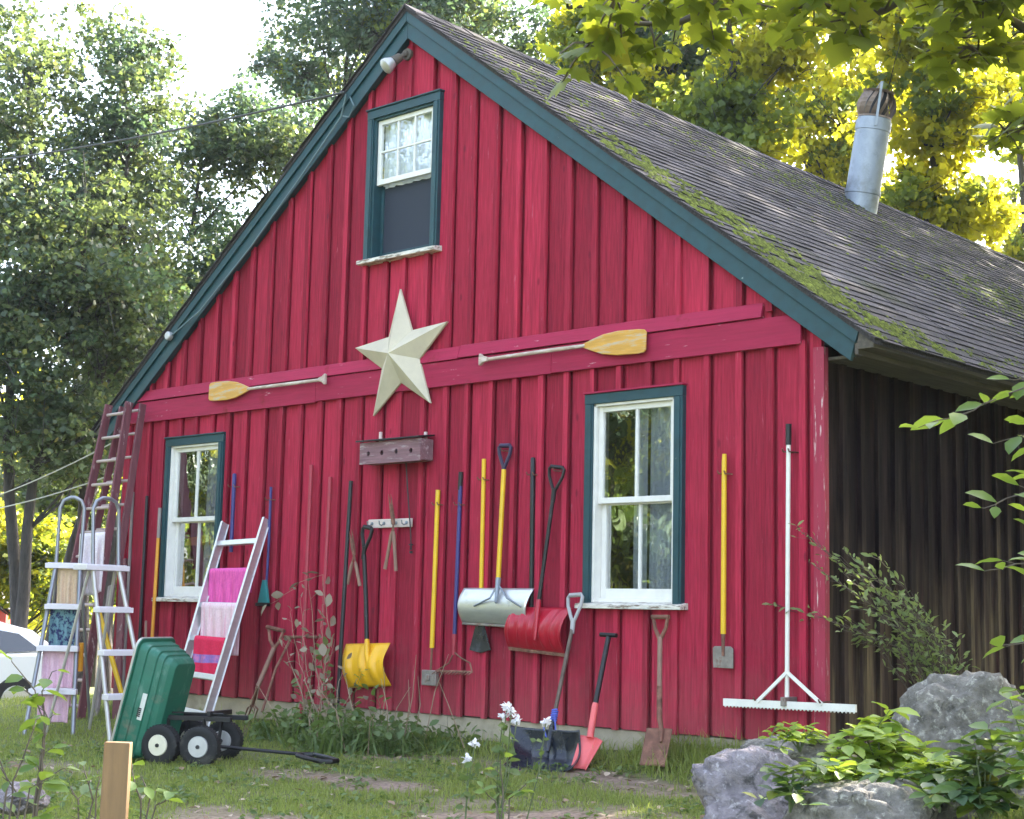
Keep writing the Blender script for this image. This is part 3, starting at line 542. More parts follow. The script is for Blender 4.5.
# ------------------------------------------------------------------ windows
def window(x0, x1, zb, zt, kind):
    cw = .080; ox0, ox1, oz0, oz1 = x0 + cw, x1 - cw, zb + .05, zt - cw
    f = MB()
    f.bb(x0, ox0, -.047, .03, oz0 - .02, oz1); f.bb(ox1, x1, -.047, .03, oz0 - .02, oz1); f.bb(x0 - .002, x1 + .002, -.049, .03, oz1 + .001, zt)
    f.bb(x0 + .02, ox0 - .012, -.056, -.0475, oz0 - .01, oz1 - .004); f.bb(ox1 + .012, x1 - .02, -.056, -.0475, oz0 - .01, oz1 - .004)
    win = f.build('window', 'teal', barn, bevel=.003)
    if kind != 'gable' or True:
        h = MB(); h.bb(x0 - .012, x1 + .012, -.064, .02, zt + .001, zt + .016); h.build('drip_cap', 'teal' if kind != 'right' else 'redband', win, bevel=.003)
    s = MB(); s.add([(x0 - .03, -.10, zb), (x1 + .03, -.10, zb), (x1 + .03, .03, zb), (x0 - .03, .03, zb), (x0 - .03, -.10, zb + .035), (x1 + .03, -.10, zb + .035), (x1 + .03, .03, zb + .055), (x0 - .03, .03, zb + .055)],
                    [(0, 3, 2, 1), (4, 5, 6, 7), (0, 1, 5, 4), (2, 3, 7, 6), (0, 4, 7, 3), (1, 2, 6, 5)]); s.build('sill', 'sill', win, bevel=.004)
    j = MB(); j.bb(ox0 - .001, ox0 + .022, -.03, .13, oz0, oz1); j.bb(ox1 - .022, ox1 + .001, -.03, .13, oz0, oz1); j.bb(ox0, ox1, -.03, .13, oz1 - .02, oz1 + .001); j.bb(ox0, ox1, .03, .13, oz0, oz0 + .03)
    j.build('jamb', 'white' if kind != 'gable' else 'teal', win, bevel=.002)
    zm = (oz0 + oz1) / 2 + .01; a, c = ox0 + .023, ox1 - .023
    def sash(z0, z1, y, cols, rows, botrail, bar):
        m = MB(); st = .042
        m.bb(a, a + st, y, y + .035, z0, z1); m.bb(c - st, c, y, y + .035, z0, z1)
        m.bb(a + st + .0005, c - st - .0005, y, y + .035, z1 - st, z1); m.bb(a + st + .0005, c - st - .0005, y, y + .035, z0, z0 + botrail)
        for i in range(1, cols): xx = a + st + (c - a - 2 * st) * i / cols; m.bb(xx - bar / 2, xx + bar / 2, y + .003, y + .03, z0 + botrail, z1 - st)
        for i in range(1, rows): zz = z0 + botrail + (z1 - st - z0 - botrail) * i / rows; m.bb(a + st, c - st, y + .004, y + .029, zz - bar / 2, zz + bar / 2)
        so = m.build('sash', 'white', win, bevel=.003)
        g = MB(); g.bb(a + st - .005, c - st + .005, y + .016, y + .019, z0 + botrail - .005, z1 - st + .005); g.build('pane', 'glass' if kind != 'gable' else 'glass2', so, smooth=0)
        return so
    if kind == 'gable':
        sash(zm + .02, oz1 - .02, .0, 3, 2, .05, .018)
        g = MB(); g.bb(a, c, .075, .082, oz0 + .03, zm + .0); g.build('insect_screen', 'screen', win, smooth=0)
        g = MB(); g.bb(a, a + .035, .06, .10, oz0 + .031, zm + .02); g.bb(c - .035, c, .06, .10, oz0 + .031, zm + .02); g.bb(a + .0355, c - .0355, .06, .10, oz0 + .031, oz0 + .06); g.build('screen_frame', 'teal', win, bevel=.003)
        cu = MB(); cu.grid(lambda i, k: (a + .02 + (c - a - .04) * i, .066 + .012 * math.sin(i * 40) + .008 * math.sin(i * 17 + k), zm + (oz1 - zm) * k), 80, 6); cu.build('curtain', 'curtain', win, smooth=2)
    else:
        sash(zm - .02, oz1 - .02, .005, 2, 1, .045, .022); sash(oz0 + .03, zm + .012, .055, 2, 1, .075, .022)
        a2 = a + (c - a) * (.56 if kind == 'right' else .52)
        cu = MB(); cu.grid(lambda i, k: (a2 + (c - .03 - a2) * i, .125 + .018 * math.sin(i * 26 + .6 * k) + .010 * math.sin(i * 61), oz0 + .04 + (oz1 - oz0 - .05) * k), 90, 10); cu.build('curtain', 'curtain', win, smooth=2)
        if kind == 'right':
            cu = MB(); cu.grid(lambda i, k: (a + (a2 - a) * (.62 + .3 * i), .13 + .016 * math.sin(i * 15), oz0 + .04 + (oz1 - oz0 - .05) * k), 40, 6); cu.build('curtain', 'curtain', win, smooth=2)
        else:
            am = MB(); am.prism([(a + .06, .13, oz0 + .52), (c - .03, .13, oz0 + .52), (c - .03, .13, oz0 + .63), (a + .13, .13, oz0 + .60)], (0, .02, 0)); am.build('shelf', 'amber', win, smooth=0)  # amber panel added to stand for a reflection in the glass
window(*wins[0], 'left'); window(*wins[1], 'right'); window(*wins[2], 'gable')

# flood lamp, conduit and wire hook fixed to the barn
fa = wp(409, 55, .03); lm = MB(); lm.lathe(fa, (0, -1, 0), [(0, .055), (.03, .055), (.032, .03), (.06, .03)], 16)
fb = wp(400, 57, .13); fc = wp(391, 63, .20)
lm.tube([fa + Vector((0, -.05, 0)), fb], .018); dirn = (fc - fb).normalized(); lm.lathe(fb - dirn * .02, dirn, [(0, .02), (.02, .04), (.08, .045), (.10, .05)], 16)
lamp = lm.build('flood_lamp', 'fascia', barn)
lb = MB(); lb.lathe(fb + dirn * .082, dirn, [(0, .045), (.05, .068), (.085, .074), (.10, .06), (.108, .02)], 18); lb.build('bulb', 'rimgrey', lamp)
cn = MB(); cn.tube([wp(346, 94, .14), wp(345, 100, .13), wp(341, 117, .12), wp(300, 178, .122), wp(250, 248, .122), wp(200, 311, .122), wp(171, 336, .122)], .009, 6); cn.tube([wp(350, 97, .13), wp(354, 106, .16), wp(349, 117, .15), wp(343, 116, .125)], .007, 6)
cond = cn.build('conduit', 'conduit', barn); cn = MB(); c = wp(169, 336, .13); cn.lathe(c + Vector((0, .02, 0)), (0, -1, 0), [(0, .045), (.04, .045), (.05, .035)], 14); cn.build('junction_box', 'rimgrey', cond)

# ------------------------------------------------------------------ things hung on the gable wall
YN = Vector((0, -1, 0)); UP = Vector((0, 0, 1)); XP = Vector((1, 0, 0))
# tin star
out = [wp(400, 289, .07), wp(447, 321.5, .07), wp(430, 403, .07), wp(373, 416, .07), wp(355, 348, .07)]
cen = sum(out, Vector()) / 5; cen.y = -.07
inn = []
for i in range(5):
    mid = (out[i] + out[(i + 1) % 5]) / 2; d_ = (mid - cen); inn.append(cen + d_ * .50)
ringp = []
for i in range(5): ringp += [out[i], inn[i]]
apex = cen + YN * .15
st = MB(); st.add(ringp + [apex], [(i, (i + 1) % 10, 10) for i in range(10)]); st.add([p + Vector((0, .02, 0)) for p in ringp] + ringp, [tuple(range(10))] + [(i, (i + 1) % 10, (i + 1) % 10 + 10, i + 10) for i in range(10)])
rootmesh(st, 'barn_star', 'star', 'large cream five pointed tin star on the red gable band', 'star', cen, smooth=0)
# paddles
def paddle(b0, b1, s1, hw, label):
    b0, b1, s1 = wp(*b0, .09), wp(*b1, .09), wp(*s1, .09)
    r = thing('canoe_paddle', label, 'paddle', (b0 + b1) / 2, 'wooden paddles fixed along the red band')
    A = (b1 - b0).normalized(); S = A.cross(YN).normalized(); Lb = (b1 - b0).length
    prof = [(0, .72), (.03, .93), (.12, 1), (.45, 1.0), (.68, .82), (.86, .48), (1, .16)]
    poly = [b0 + A * (Lb * t_) + S * (hw * h_) for t_, h_ in prof] + [b0 + A * (Lb * t_) - S * (hw * h_) for t_, h_ in prof[::-1]]
    k = MB(); k.prism(poly, YN * .016); k.build('blade', 'varnish', r, bevel=.005)
    k = MB(); k.tube([b1 + YN * .008 - A * .02, b1.lerp(s1, .3) + YN * .012, s1 + YN * .012 - A * .06], [.015, .017, .016], 8); k.build('shaft', 'paddleshaft', r)
    k = MB(); e = s1 + YN * .012; k.prism([e - A * .08 + S * .017, e - A * .03 + S * .028, e + S * .05, e + A * .015 + S * .048, e + A * .015 - S * .048, e - S * .05, e - A * .03 - S * .028, e - A * .08 - S * .017], YN * .03 ); k.build('grip', 'paddleshaft', r, bevel=.006)
paddle((210, 392), (250, 389), (327, 379.5), .095, 'worn wooden paddle left of the cream star with grip end to the right')
paddle((647, 341), (584, 346), (483, 360), .095, 'worn wooden paddle right of the cream star with yellow blade end to the right')
# birdhouse
r = thing('birdhouse', 'weathered four hole birdhouse with dark slanted lid below the star', 'birdhouse', wp(395, 452, .1))
xr_, zt_, zb_ = -3.80, wp(421, 438, .17).z, wp(421, 459, .17).z
xl_ = wp(361, 455, .17).x
k = MB(); k.bb(xl_, xl_ + .012, -.165, -.025, zb_, zt_); k.bb(xr_ - .012, xr_, -.165, -.025, zb_, zt_); k.bb(xl_ + .0121, xr_ - .0121, -.165, -.025, zb_ - .006, zb_ + .008); k.bb(xl_ + .0121, xr_ - .0121, -.037, -.025, zb_ + .009, zt_); k.build('box', 'birdbox', r, bevel=.002)
k = MB(); hs = [xl_ + (xr_ - xl_) * q for q in (.14, .37, .61, .85)]
# front panel with real round holes
fz0, fz1 = zb_ - .012, zt_; fy = -.182
xs = [xl_ - .004] + [(hs[i] + hs[i + 1]) / 2 for i in range(3)] + [xr_ + .004]; zc = (fz0 + fz1) / 2 - .005; hr = .021
for i in range(4):
    n = 16; ci = [(hs[i] + hr * math.cos(2 * math.pi * q / n + math.pi / 4), zc + hr * math.sin(2 * math.pi * q / n + math.pi / 4)) for q in range(n)]
    sq = []
    for q in range(n):
        an = 2 * math.pi * q / n + math.pi / 4; cx, sx = math.cos(an), math.sin(an); m_ = max(abs(cx), abs(sx)); ux, uz = cx / m_, sx / m_
        sq.append(((xs[i] + xs[i + 1]) / 2 + ux * (xs[i + 1] - xs[i]) / 2, (fz0 + fz1) / 2 + uz * (fz1 - fz0) / 2))
    vs = [(a, fy, c) for a, c in ci] + [(a, fy, c) for a, c in sq] + [(a, fy + .016, c) for a, c in ci] + [(a, fy + .016, c) for a, c in sq]
    fs = []
    for q in range(n): j = (q + 1) % n; fs += [(q, j, n + j, n + q), (2 * n + q, 3 * n + q, 3 * n + j, 2 * n + j), (q, 2 * n + q, 2 * n + j, j), (n + q, n + j, 3 * n + j, 3 * n + q)]
    k.add(vs, fs)
k.build('front_panel', 'birdbox', r, smooth=0)
k = MB(); k.add([(xl_ - .03, -.215, zt_ + .003), (xr_ + .012, -.215, zt_ + .003), (xr_ + .012, -.022, zt_ + .03), (xl_ - .03, -.022, zt_ + .03), (xl_ - .03, -.215, zt_ + .018), (xr_ + .012, -.215, zt_ + .018), (xr_ + .012, -.022, zt_ + .045), (xl_ - .03, -.022, zt_ + .045)], [(0, 3, 2, 1), (4, 5, 6, 7), (0, 1, 5, 4), (2, 3, 7, 6), (0, 4, 7, 3), (1, 2, 6, 5)]); k.build('lid', 'blackm', r, bevel=.003)
for u in (381, 426): k = MB(); c = wp(u, 436, .03); k.bb(c.x - .012, c.x + .012, -.045, -.024, c.z - .05, c.z + .035); k.build('bracket', 'hookboard', r, bevel=.002)
# hook rail
h0, h1 = wp(369, 524, .03), wp(412, 522.5, .03)
r = thing('hook_rail', 'short pale wooden rail with four metal hooks under the birdhouse', 'hook rail', (h0 + h1) / 2)
k = MB(); k.beam(h0, h1, .075, .02, UP); k.build('board', 'hookboard', r, bevel=.004)
for q in (.10, .38, .66, .90):
    c = h0.lerp(h1, q) + YN * .012; k = MB(); k.lathe(c, YN, [(0, .016), (.006, .014)], 10); k.tube([c, c + YN * .03 - UP * .02, c + YN * .055 - UP * .01, c + YN * .06 + UP * .02], .006, 8); k.build('hook', 'galv', r)
# shears
def shears(piv, tip1, tip2, e1, e2, label, hm):
    P = wp(*piv, .11); r = thing('hedge_shears', label, 'shears', P, 'hedge shears')
    for i, (tp, e) in enumerate(((tip1, e1), (tip2, e2))):
        tp, e = wp(*tp, .10), wp(*e, .10); o_ = YN * (.012 * i); A = (tp - P).normalized(); S = A.cross(YN).normalized()
        k = MB(); k.prism([P - A * .03 - S * .014 + o_, P + A * .05 - S * .02 + o_, tp + o_, P + A * .05 + S * .015 + o_, P - A * .03 + S * .012 + o_], YN * .005)
        B = (e - P).normalized(); k.tube([P + o_, P + B * .10 + o_], .007, 6); bl = k.build('blade', 'rusty', r)
        k = MB(); Lh = (e - P).length; k.tube([P + B * .09 + o_, P + B * .13 + o_, P + B * (Lh * .8) + o_, e + o_], [.010, .016, .015, .017], 8); k.build('handle', hm, r)
shears((394, 521), (391, 494), (389.5, 494), (385, 569), (397, 571), 'hedge shears with wood handles hanging from the hook rail', 'brownhandle')
shears((354.5, 552), (352, 529), (350.5, 531), (347.5, 584), (361, 586), 'hedge shears hanging between the black pole and the black D-grip', 'brownhandle')
# hanging cord
k = MB(); k.tube([wp(406, 462, .045), wp(408, 495, .05), wp(410.5, 530, .065), wp(411, 544, .05)], .006, 6); k.lathe(wp(411, 544, .05), -UP, [(0, .02), (.01, .02), (.012, .008), (.05, .010)], 8); k.lathe(wp(411, 551, .05), -UP, [(0, .014), (.02, .014)], 8)
rootmesh(k, 'hanging_cord', 'blackm', 'thin dark cord hanging from the birdhouse past the hook rail', 'cord', wp(406, 462, .045))

# generic tool pieces
def shaft(par, pts, r, m, name='shaft', n=10):
    k = MB(); k.tube(pts, r, n); return k.build(name, m, par)
def dgrip(par, base, up, size, m, wdir=None, wide=.055, r=.016):
    A = Vector(up).normalized(); S = (wdir or A.cross(YN)).normalized(); b = Vector(base)
    pts = [b + A * (size * .05) - S * .012, b + A * (size * .3) - S * (wide * .5), b + A * (size * .62) - S * (wide * .9), b + A * (size * .92) - S * wide, b + A * size - S * (wide * .8),
           b + A * size + S * (wide * .8), b + A * (size * .92) + S * wide, b + A * (size * .62) + S * (wide * .9), b + A * (size * .3) + S * (wide * .5), b + A * (size * .05) + S * .012]
    k = MB(); k.tube(pts, r, 8, closed=True); k.tube([b - A * .09, b + A * (size * .12)], [.018, .021], 10); k.tube([b + A * size - S * wide * .8, b + A * size + S * wide * .8], r * 1.25, 8)
    return k.build('grip', m, par)
def scoop(par, c4, bulge, m, ribs=0, ribh=.012, name='blade', nu=40, nv=16, prof=None, th=.005, out=YN):
    TL, TR, BL, BR = [Vector(q) for q in c4]
    def fn(i, j):
        p = TL.lerp(TR, i).lerp(BL.lerp(BR, i), j)
        h = bulge * (prof(i, j) if prof else math.sin(math.pi * min(1, j * .92 + .04)))
        if ribs: h += ribh * max(0, math.sin(ribs * 2 * math.pi * (i + (.06 * math.sin(3 * j) * (1 if i > .5 else -1))))) ** .7 * math.sin(math.pi * min(1, j * 1.05)) if math.sin(ribs * 2 * math.pi * (i + (.06 * math.sin(3 * j) * (1 if i > .5 else -1)))) > 0 else 0
        return p + Vector(out) * h
    k = MB(); k.grid(fn, nu, nv); return k.build(name, m, par, solid=th, fixn=False, smooth=2)

# poles left of the left window
def pole(name, a, c, r, m, label, cat, group=None, o1=.05, o2=.07, base=True):
    a, c = wp(*a, o1), wp(*c, o2); k = MB(); A = (c - a).normalized()
    k.tube([a - A * .004, a + A * .004, a.lerp(c, .33), a.lerp(c, .66), c], [r * .7, r, r, r * .97, r * .95], 10)
    return rootmesh(k, name, m, label, cat, c, group)
def stand(name, a, u, v, r, m, label, cat, off=.10, group=None):     # pole standing on the ground under pixel column, leaning on the wall
    a = wp(*a, .05); c = wp(u, v, off); d_ = (c - a)
    t_ = 1.0
    while t_ < 3 and (a + d_ * t_).z > gz(c.x, c.y): t_ += .01
    c = a + d_ * t_; c.y = min(c.y, -.12); k = MB(); k.tube([a, a.lerp(c, .5), c], [r, r, r * .95], 10)
    return rootmesh(k, name, m, label, cat, c, group)
stand('tool_handle', (133, 492), 127, 612, .016, 'greywood', 'grey wooden tool handle leaning on the wall nearest the old maroon ladder', 'tool handle', .13, 'long handles leaning left of the left window')
stand('tool_handle', (147, 496), 137, 690, .017, 'blackm', 'dark tool handle leaning left of the orange handle', 'tool handle', .15, 'long handles leaning left of the left window')
rr_ = stand('tool_handle', (160, 510), 152, 640, .018, 'orangeh', 'orange tool handle with grey worn top beside the left window', 'tool handle', .13, 'long handles leaning left of the left window')
k = MB(); k.tube([wp(160, 508, .055), wp(158.5, 538, .07)], .0195, 10); o = k.build('worn_sleeve', 'greywood', rr_)
pole('wooden_rod', (146, 621), (145, 690), .013, 'brownhandle', 'short bare wooden rod beside the base of the orange handle', 'rod', o1=.2, o2=.25)
pole('tool_handle', (234.5, 474), (231, 552), .020, 'bluehandle', 'dark blue handle hanging on the wall right of the left window', 'tool handle')
# teal brush
r = thing('long_brush', 'long handled brush with teal head hanging beside the aluminium ladder', 'brush', wp(268, 590, .06))
shaft(r, [wp(271, 487, .05), wp(269, 540, .06), wp(266.5, 584, .07)], [.013, .014, .012], 'bluehandle')
a = wp(266, 580, .08); c = wp(265, 603, .08); k = MB(); k.prism([a - XP * .02, a + XP * .02, c + XP * .075, c - XP * .075], YN * .03); k.build('head', 'tealp', r, bevel=.004)
k = MB(); k.bb(c.x - .10, c.x + .07, c.y - .035, c.y + .002, c.z - .03, c.z + .002); k.build('bristles', 'blackp', r)
# red handles in front of red boards
stand('tool_handle', (311.5, 465), 304, 640, .018, 'redhandle', 'red painted handle leaning on the wall, left one of two beside the dry weeds', 'tool handle', .14)
stand('tool_handle', (330.5, 477), 323, 625, .017, 'redhandle', 'red painted handle leaning on the wall, right one of two beside the black pole', 'tool handle', .14)
stand('tool_handle', (351, 481), 342, 630, .019, 'blackm', 'long black pole leaning on the wall left of the yellow snow shovel', 'tool handle', .16)
# black handled snow shovel with yellow blade
r = thing('snow_shovel', 'snow shovel with yellow blade and black shaft hung from the hook rail', 'shovel', wp(370, 665, .1), 'snow shovels')
g0 = wp(364.5, 549, .09); A = (wp(366, 527, .09) - g0).normalized(); dgrip(r, g0, A + XP * .12, .19, 'blackp', wide=.06)
shaft(r, [g0 - A * .05, wp(366, 600, .10), wp(367, 648, .12)], .020, 'blackm')
scoop(r, (wp(347, 644, .08), wp(391, 643, .08), wp(349, 688, .10), wp(392, 686, .10)), .07, 'yellowp', 3, .035)
k = MB(); c = wp(367, 655, .17); k.tube([wp(367, 640, .12), c, wp(370, 672, .17)], [.022, .026, .014], 10); k.build('socket', 'yellowp', r)
# yellow handled scraper
r = thing('scraper', 'yellow handled scraper with small square rusty head low on the wall', 'scraper', wp(430, 678, .06))
shaft(r, [wp(438, 490, .055), wp(432, 648, .065)], .020, 'yellowh'); shaft(r, [wp(432, 646, .065), wp(430.5, 676, .07)], .010, 'rusty', 'tang')
k = MB(); c = wp(430.5, 678, .06); k.bb(c.x - .085, c.x + .085, -.085, -.045, c.z - .062, c.z + .065); k.bb(c.x - .02, c.x + .02, -.10, -.0855, c.z - .02, c.z + .03); k.build('head', 'greysteel', r, bevel=.006)
# bow rake
r = thing('bow_rake', 'garden rake with dark blue handle and thin bow head on the wall', 'rake', wp(454, 670, .06))
shaft(r, [wp(460.5, 486, .05), wp(454.5, 638, .06)], .018, 'bluehandle'); shaft(r, [wp(461, 472, .05), wp(460, 490, .05)], .020, 'blackm', 'grip')
shaft(r, [wp(454.5, 634, .06), wp(453.8, 655, .065)], [.021, .014], 'redhandle', 'ferrule')
k = MB(); c = wp(454, 652, .065); b0, b1 = wp(436, 671, .075), wp(472, 672, .075)
k.tube([c, wp(449, 663, .07), wp(441, 668, .075), b0], .007, 6); k.tube([c, wp(461, 658, .07), wp(470, 663, .075), b1], .007, 6); k.tube([b0, b1], .010, 6)
for i in range(12): p = b0.lerp(b1, i / 11); k.tube([p, p + YN * .05 - UP * .025], [.006, .003], 5)
k.build('head', 'rusty', r)
# edger with grey blade behind the aluminium scoop
r = thing('lawn_scraper', 'yellow pole with grey flared blade hanging behind the aluminium snow scoop', 'scraper', wp(481, 640, .06))
shaft(r, [wp(484, 459, .05), wp(481, 600, .055)], .018, 'yellowh'); shaft(r, [wp(481, 598, .055), wp(480, 630, .055)], .011, 'greysteel', 'tang')
k = MB(); k.prism([wp(476, 626, .05), wp(485, 626, .05), wp(491, 650, .05), wp(481, 653, .05), wp(470, 650, .05)], YN * .010); k.prism([wp(478, 626, .0605), wp(483, 626, .0605), wp(484, 640, .0605), wp(477, 640, .0605)], YN * .006); k.build('blade', 'blackscoop', r, bevel=.002)
# aluminium scoop
r = thing('snow_shovel', 'aluminium snow scoop with yellow shaft and purple D-grip hanging on the wall', 'shovel', wp(497, 605, .1), 'snow shovels')
g0 = wp(504, 467, .07); A = (wp(505, 447, .07) - g0).normalized(); dgrip(r, g0, A, .175, 'purple', wide=.066, r=.015)
shaft(r, [g0 - A * .02, wp(498, 585, .11)], .020, 'yellowh')
scoop(r, (wp(465, 588, .07), wp(535, 588.5, .07), wp(463, 622, .08), wp(529, 626, .08)), .075, 'alu', 0, nu=24, nv=18, th=.004)
k = MB(); a = wp(498, 584, .12); k.tube([a, wp(490, 598, .170), wp(474, 606, .155)], .008, 6); k.tube([a, wp(507, 598, .170), wp(521, 607, .155)], .008, 6); k.tube([wp(498.5, 578, .11), a, wp(496, 603, .170)], [.023, .022, .012], 8); k.build('brace', 'galv', r)
k = MB(); k.grid(lambda i, j: wp(463, 621, .082).lerp(wp(529, 625, .082), i) + YN * (.012 * j) - UP * (.028 * j), 10, 2); k.build('wear_strip', 'greysteel', r, solid=.006)
# dark pole behind red scoop
pole('tool_handle', (533, 458), (531, 640), .020, 'blackm', 'dark grey pole hanging between the aluminium scoop and the red scoop', 'tool handle', o1=.045, o2=.045)
# red scoop
r = thing('snow_shovel', 'red ribbed plastic snow scoop with black shaft and black D-grip', 'shovel', wp(538, 632, .1), 'snow shovels')
g0 = wp(554, 491, .08); A = (wp(557, 467, .08) - g0).normalized(); dgrip(r, g0, A, .19, 'blackp', wide=.078, r=.013)
shaft(r, [g0 - A * .04, wp(538, 607, .14)], .016, 'blackm')
scoop(r, (wp(515, 607, .08), wp(573, 608, .08), wp(509, 647, .09), wp(566, 654, .09)), .085, 'redplastic', 6, .026, nu=84, nv=20)
k = MB(); k.tube([wp(539, 600, .14), wp(537.5, 612, .165), wp(535, 640, .19)], [.019, .024, .012], 10); k.build('socket', 'redplastic', r)
k = MB(); a, c = wp(509, 648, .10), wp(566, 655, .10); k.beam(a, c, .03, .012, UP)
for i in range(7): p = a.lerp(c, (i + .5) / 7); k.lathe(p + YN * .006, YN, [(0, .011), (.004, .008)], 8)
k.build('wear_strip', 'rusty', r)
# leaning black snow shovel
g0 = wp(573, 622, .16); gt = wp(575.5, 595, .12); A = (gt - g0).normalized()
tipL = ground_hit(512, 766); bot = wp(553, 722, .42)
r = thing('snow_shovel', 'black snow shovel with grey D-grip standing against the wall', 'shovel', wp(545, 765, .5), 'snow shovels')
dgrip(r, g0, A, (gt - g0).length, 'greyplastic', wide=.072, r=.014)
shaft(r, [g0 - A * .04, bot], .016, 'darkgalv')
BLc, BRc = ground_hit(507, 771), ground_hit(576, 773); BLc.z += .01; BRc.z += .01; TLc, TRc = wp(511, 726, .46), wp(580, 731, .46)
scoop(r, (TLc, TRc, BLc, BRc), -.13, 'blackscoop', 0, nu=64, nv=24, th=.006, out=Vector((.15, -.75, .6)),
      prof=lambda i, j: math.sin(math.pi * min(1, j * .96 + .02)) * (1 - .35 * abs(2 * i - 1) ** 3) - 1.0 * abs(2 * i - 1) ** 6 * (.3 + .7 * j) * .5 - .13 * abs(math.sin(4 * math.pi * i)) ** .6 * math.sin(math.pi * j))
k = MB(); k.tube([bot + (g0 - bot) * .03, bot, wp(550, 738, .46), wp(548, 752, .55)], [.018, .022, .024, .012], 10); k.build('socket', 'blackscoop', r)
rp = MB()
for i in range(5): c = bot.lerp(g0, .01 + .022 * i); rp.tube([c + Vector((math.cos(q * .9) * .022, math.sin(q * .9) * .022, 0.003 * q)) for q in range(8)], .007, 6)
rp.tube([bot, bot + Vector((.06, -.05, .04)), bot + Vector((.07, -.05, -.05))], .006, 6); rp.tube([bot, bot + Vector((-.05, -.05, -.03)), bot + Vector((-.02, -.05, -.11))], .006, 6)
rootmesh(rp, 'rope', 'blue_rope', 'blue rope tied round the shaft of the black snow shovel', 'rope', bot)
# faded red shovel
r = thing('small_shovel', 'faded red plastic shovel with black T-grip shaft standing at the wall', 'shovel', wp(590, 766, .5), 'digging shovels')
g0 = wp(608.5, 637, .13); bt = wp(595, 706, .32); bs = wp(590, 738, .42)
shaft(r, [g0, bt], .020, 'blackm'); k = MB(); k.tube([wp(600.5, 634.5, .13), wp(616.5, 635.5, .13)], .017, 10); k.build('grip', 'blackp', r)
shaft(r, [bt + (g0 - bt) * .04, bt, bs], [.023, .025, .026], 'pinkplastic', 'socket')
scoop(r, (wp(582, 735, .42), wp(604, 741, .42), wp(572, 768, .58), wp(587, 770, .58)), -.03, 'pinkplastic', 0, nu=20, nv=14, th=.006, prof=lambda i, j: 1 - 1.6 * (2 * i - 1) ** 2 + .5 * math.exp(-((i - .5) / .12) ** 2) * (1 - j))
# rusty shovel
r = thing('digging_shovel', 'rusty square shovel with Y grip standing under the right window', 'shovel', wp(655, 764, .35), 'digging shovels')
a = wp(660, 640, .12); bt = wp(659.5, 690, .20); bs = wp(663, 728, .28)
k = MB(); k.tube([wp(653.5, 618, .09), wp(655, 628, .10), a], [.012, .014, .017], 8); k.tube([wp(667.5, 618, .09), wp(666, 628, .10), a], [.012, .014, .017], 8); k.tube([wp(652, 617, .09), wp(669, 617, .09)], .017, 10); k.build('grip', 'rusty', r)
shaft(r, [a + UP * .02, bt], .019, 'brownhandle'); shaft(r, [bt + UP * .03, bt, wp(659.5, 718, .26), wp(661.5, 730, .29), wp(661, 742, .33)], [.02, .021, .020, .018, .012], 'rusty', 'socket')
scoop(r, (wp(648, 728, .30), wp(674, 729, .30), wp(640, 765, .42), wp(665, 767, .42)), -.035, 'rusty', 0, nu=22, nv=14, th=.005, prof=lambda i, j: (1 - 1.5 * (2 * i - 1) ** 2) * (.4 + .6 * (1 - j)))
# yellow spade
r = thing('spade', 'yellow handled spade with small square grey blade hanging right of the right window', 'spade', wp(723, 655, .06), 'digging shovels')
shaft(r, [wp(724.5, 454, .055), wp(724.3, 462, .055), wp(723.3, 634, .06)], [.016, .019, .020], 'yellowh'); shaft(r, [wp(723.3, 632, .06), wp(723, 656, .075)], [.016, .010], 'rusty', 'tang')
k = MB(); k.prism([wp(715, 646, .06), wp(731, 646.5, .06), wp(733.5, 649, .06), wp(733.5, 668.5, .06), wp(713.5, 667.5, .06), wp(713, 648, .06)], YN * .006); k.build('blade', 'greysteel', r, bevel=.002)
# landscape rake
r = thing('landscape_rake', 'wide white landscape rake with black grip hung beside the barn corner', 'rake', wp(787, 700, .1))
shaft(r, [wp(788.5, 441, .08), wp(787, 700, .10)], .016, 'whitemetal'); shaft(r, [wp(788.6, 424, .08), wp(788.4, 445, .08)], .021, 'blackp', 'grip')
b0, b1 = wp(724, 702, .12), wp(856, 708.5, .12); k = MB(); k.beam(b0, b1, .05, .022, UP)
for i in range(36): p = b0.lerp(b1, (i + .5) / 36); k.tube([p - UP * .024, p - UP * .033 + YN * .004], [.008, .006], 5)
k.build('rake_bar', 'whitemetal', r)
for q in ((757, 702), (822, 704.5)): k = MB(); k.beam(wp(787, 672, .115), wp(*q, .135), .024, .012, XP); k.build('brace', 'whitemetal', r)
k = MB(); k.bb(wp(787, 700, .1).x - .018, wp(787, 700, .1).x + .018, -.155, -.0, wp(787, 706, .1).z, wp(787, 697, .1).z); k.build('bracket', 'greysteel', r, bevel=.003)
# rusty D-handled fork and iron weeder among the weeds, teal pan
r = thing('garden_fork', 'old garden fork with rusty Y grip leaning beside the teal dustpan', 'fork', wp(252, 705, .4))
a = wp(274, 648, .18); bt = wp(258, 686, .30)
k = MB(); k.tube([wp(268.5, 628, .12), wp(270, 640, .15), a], [.013, .014, .018], 8); k.tube([wp(283, 632, .12), wp(279, 642, .15), a], [.013, .014, .018], 8); k.tube([wp(267, 627, .12), wp(284, 631, .12)], .019, 10); k.build('grip', 'rusty', r)
shaft(r, [a, bt], .021, 'brownhandle'); e = ground_hit(248, 722); shaft(r, [bt, bt.lerp(e, .5)], [.020, .014], 'rusty', 'tang')
k = MB(); c = bt.lerp(e, .5)
for s in (-1.5, -.5, .5, 1.5): k.tube([c, c + XP * (.05 * s) - UP * .04, e + XP * (.05 * s)], [.010, .008, .005], 6)
k.build('tines', 'rusty', r)
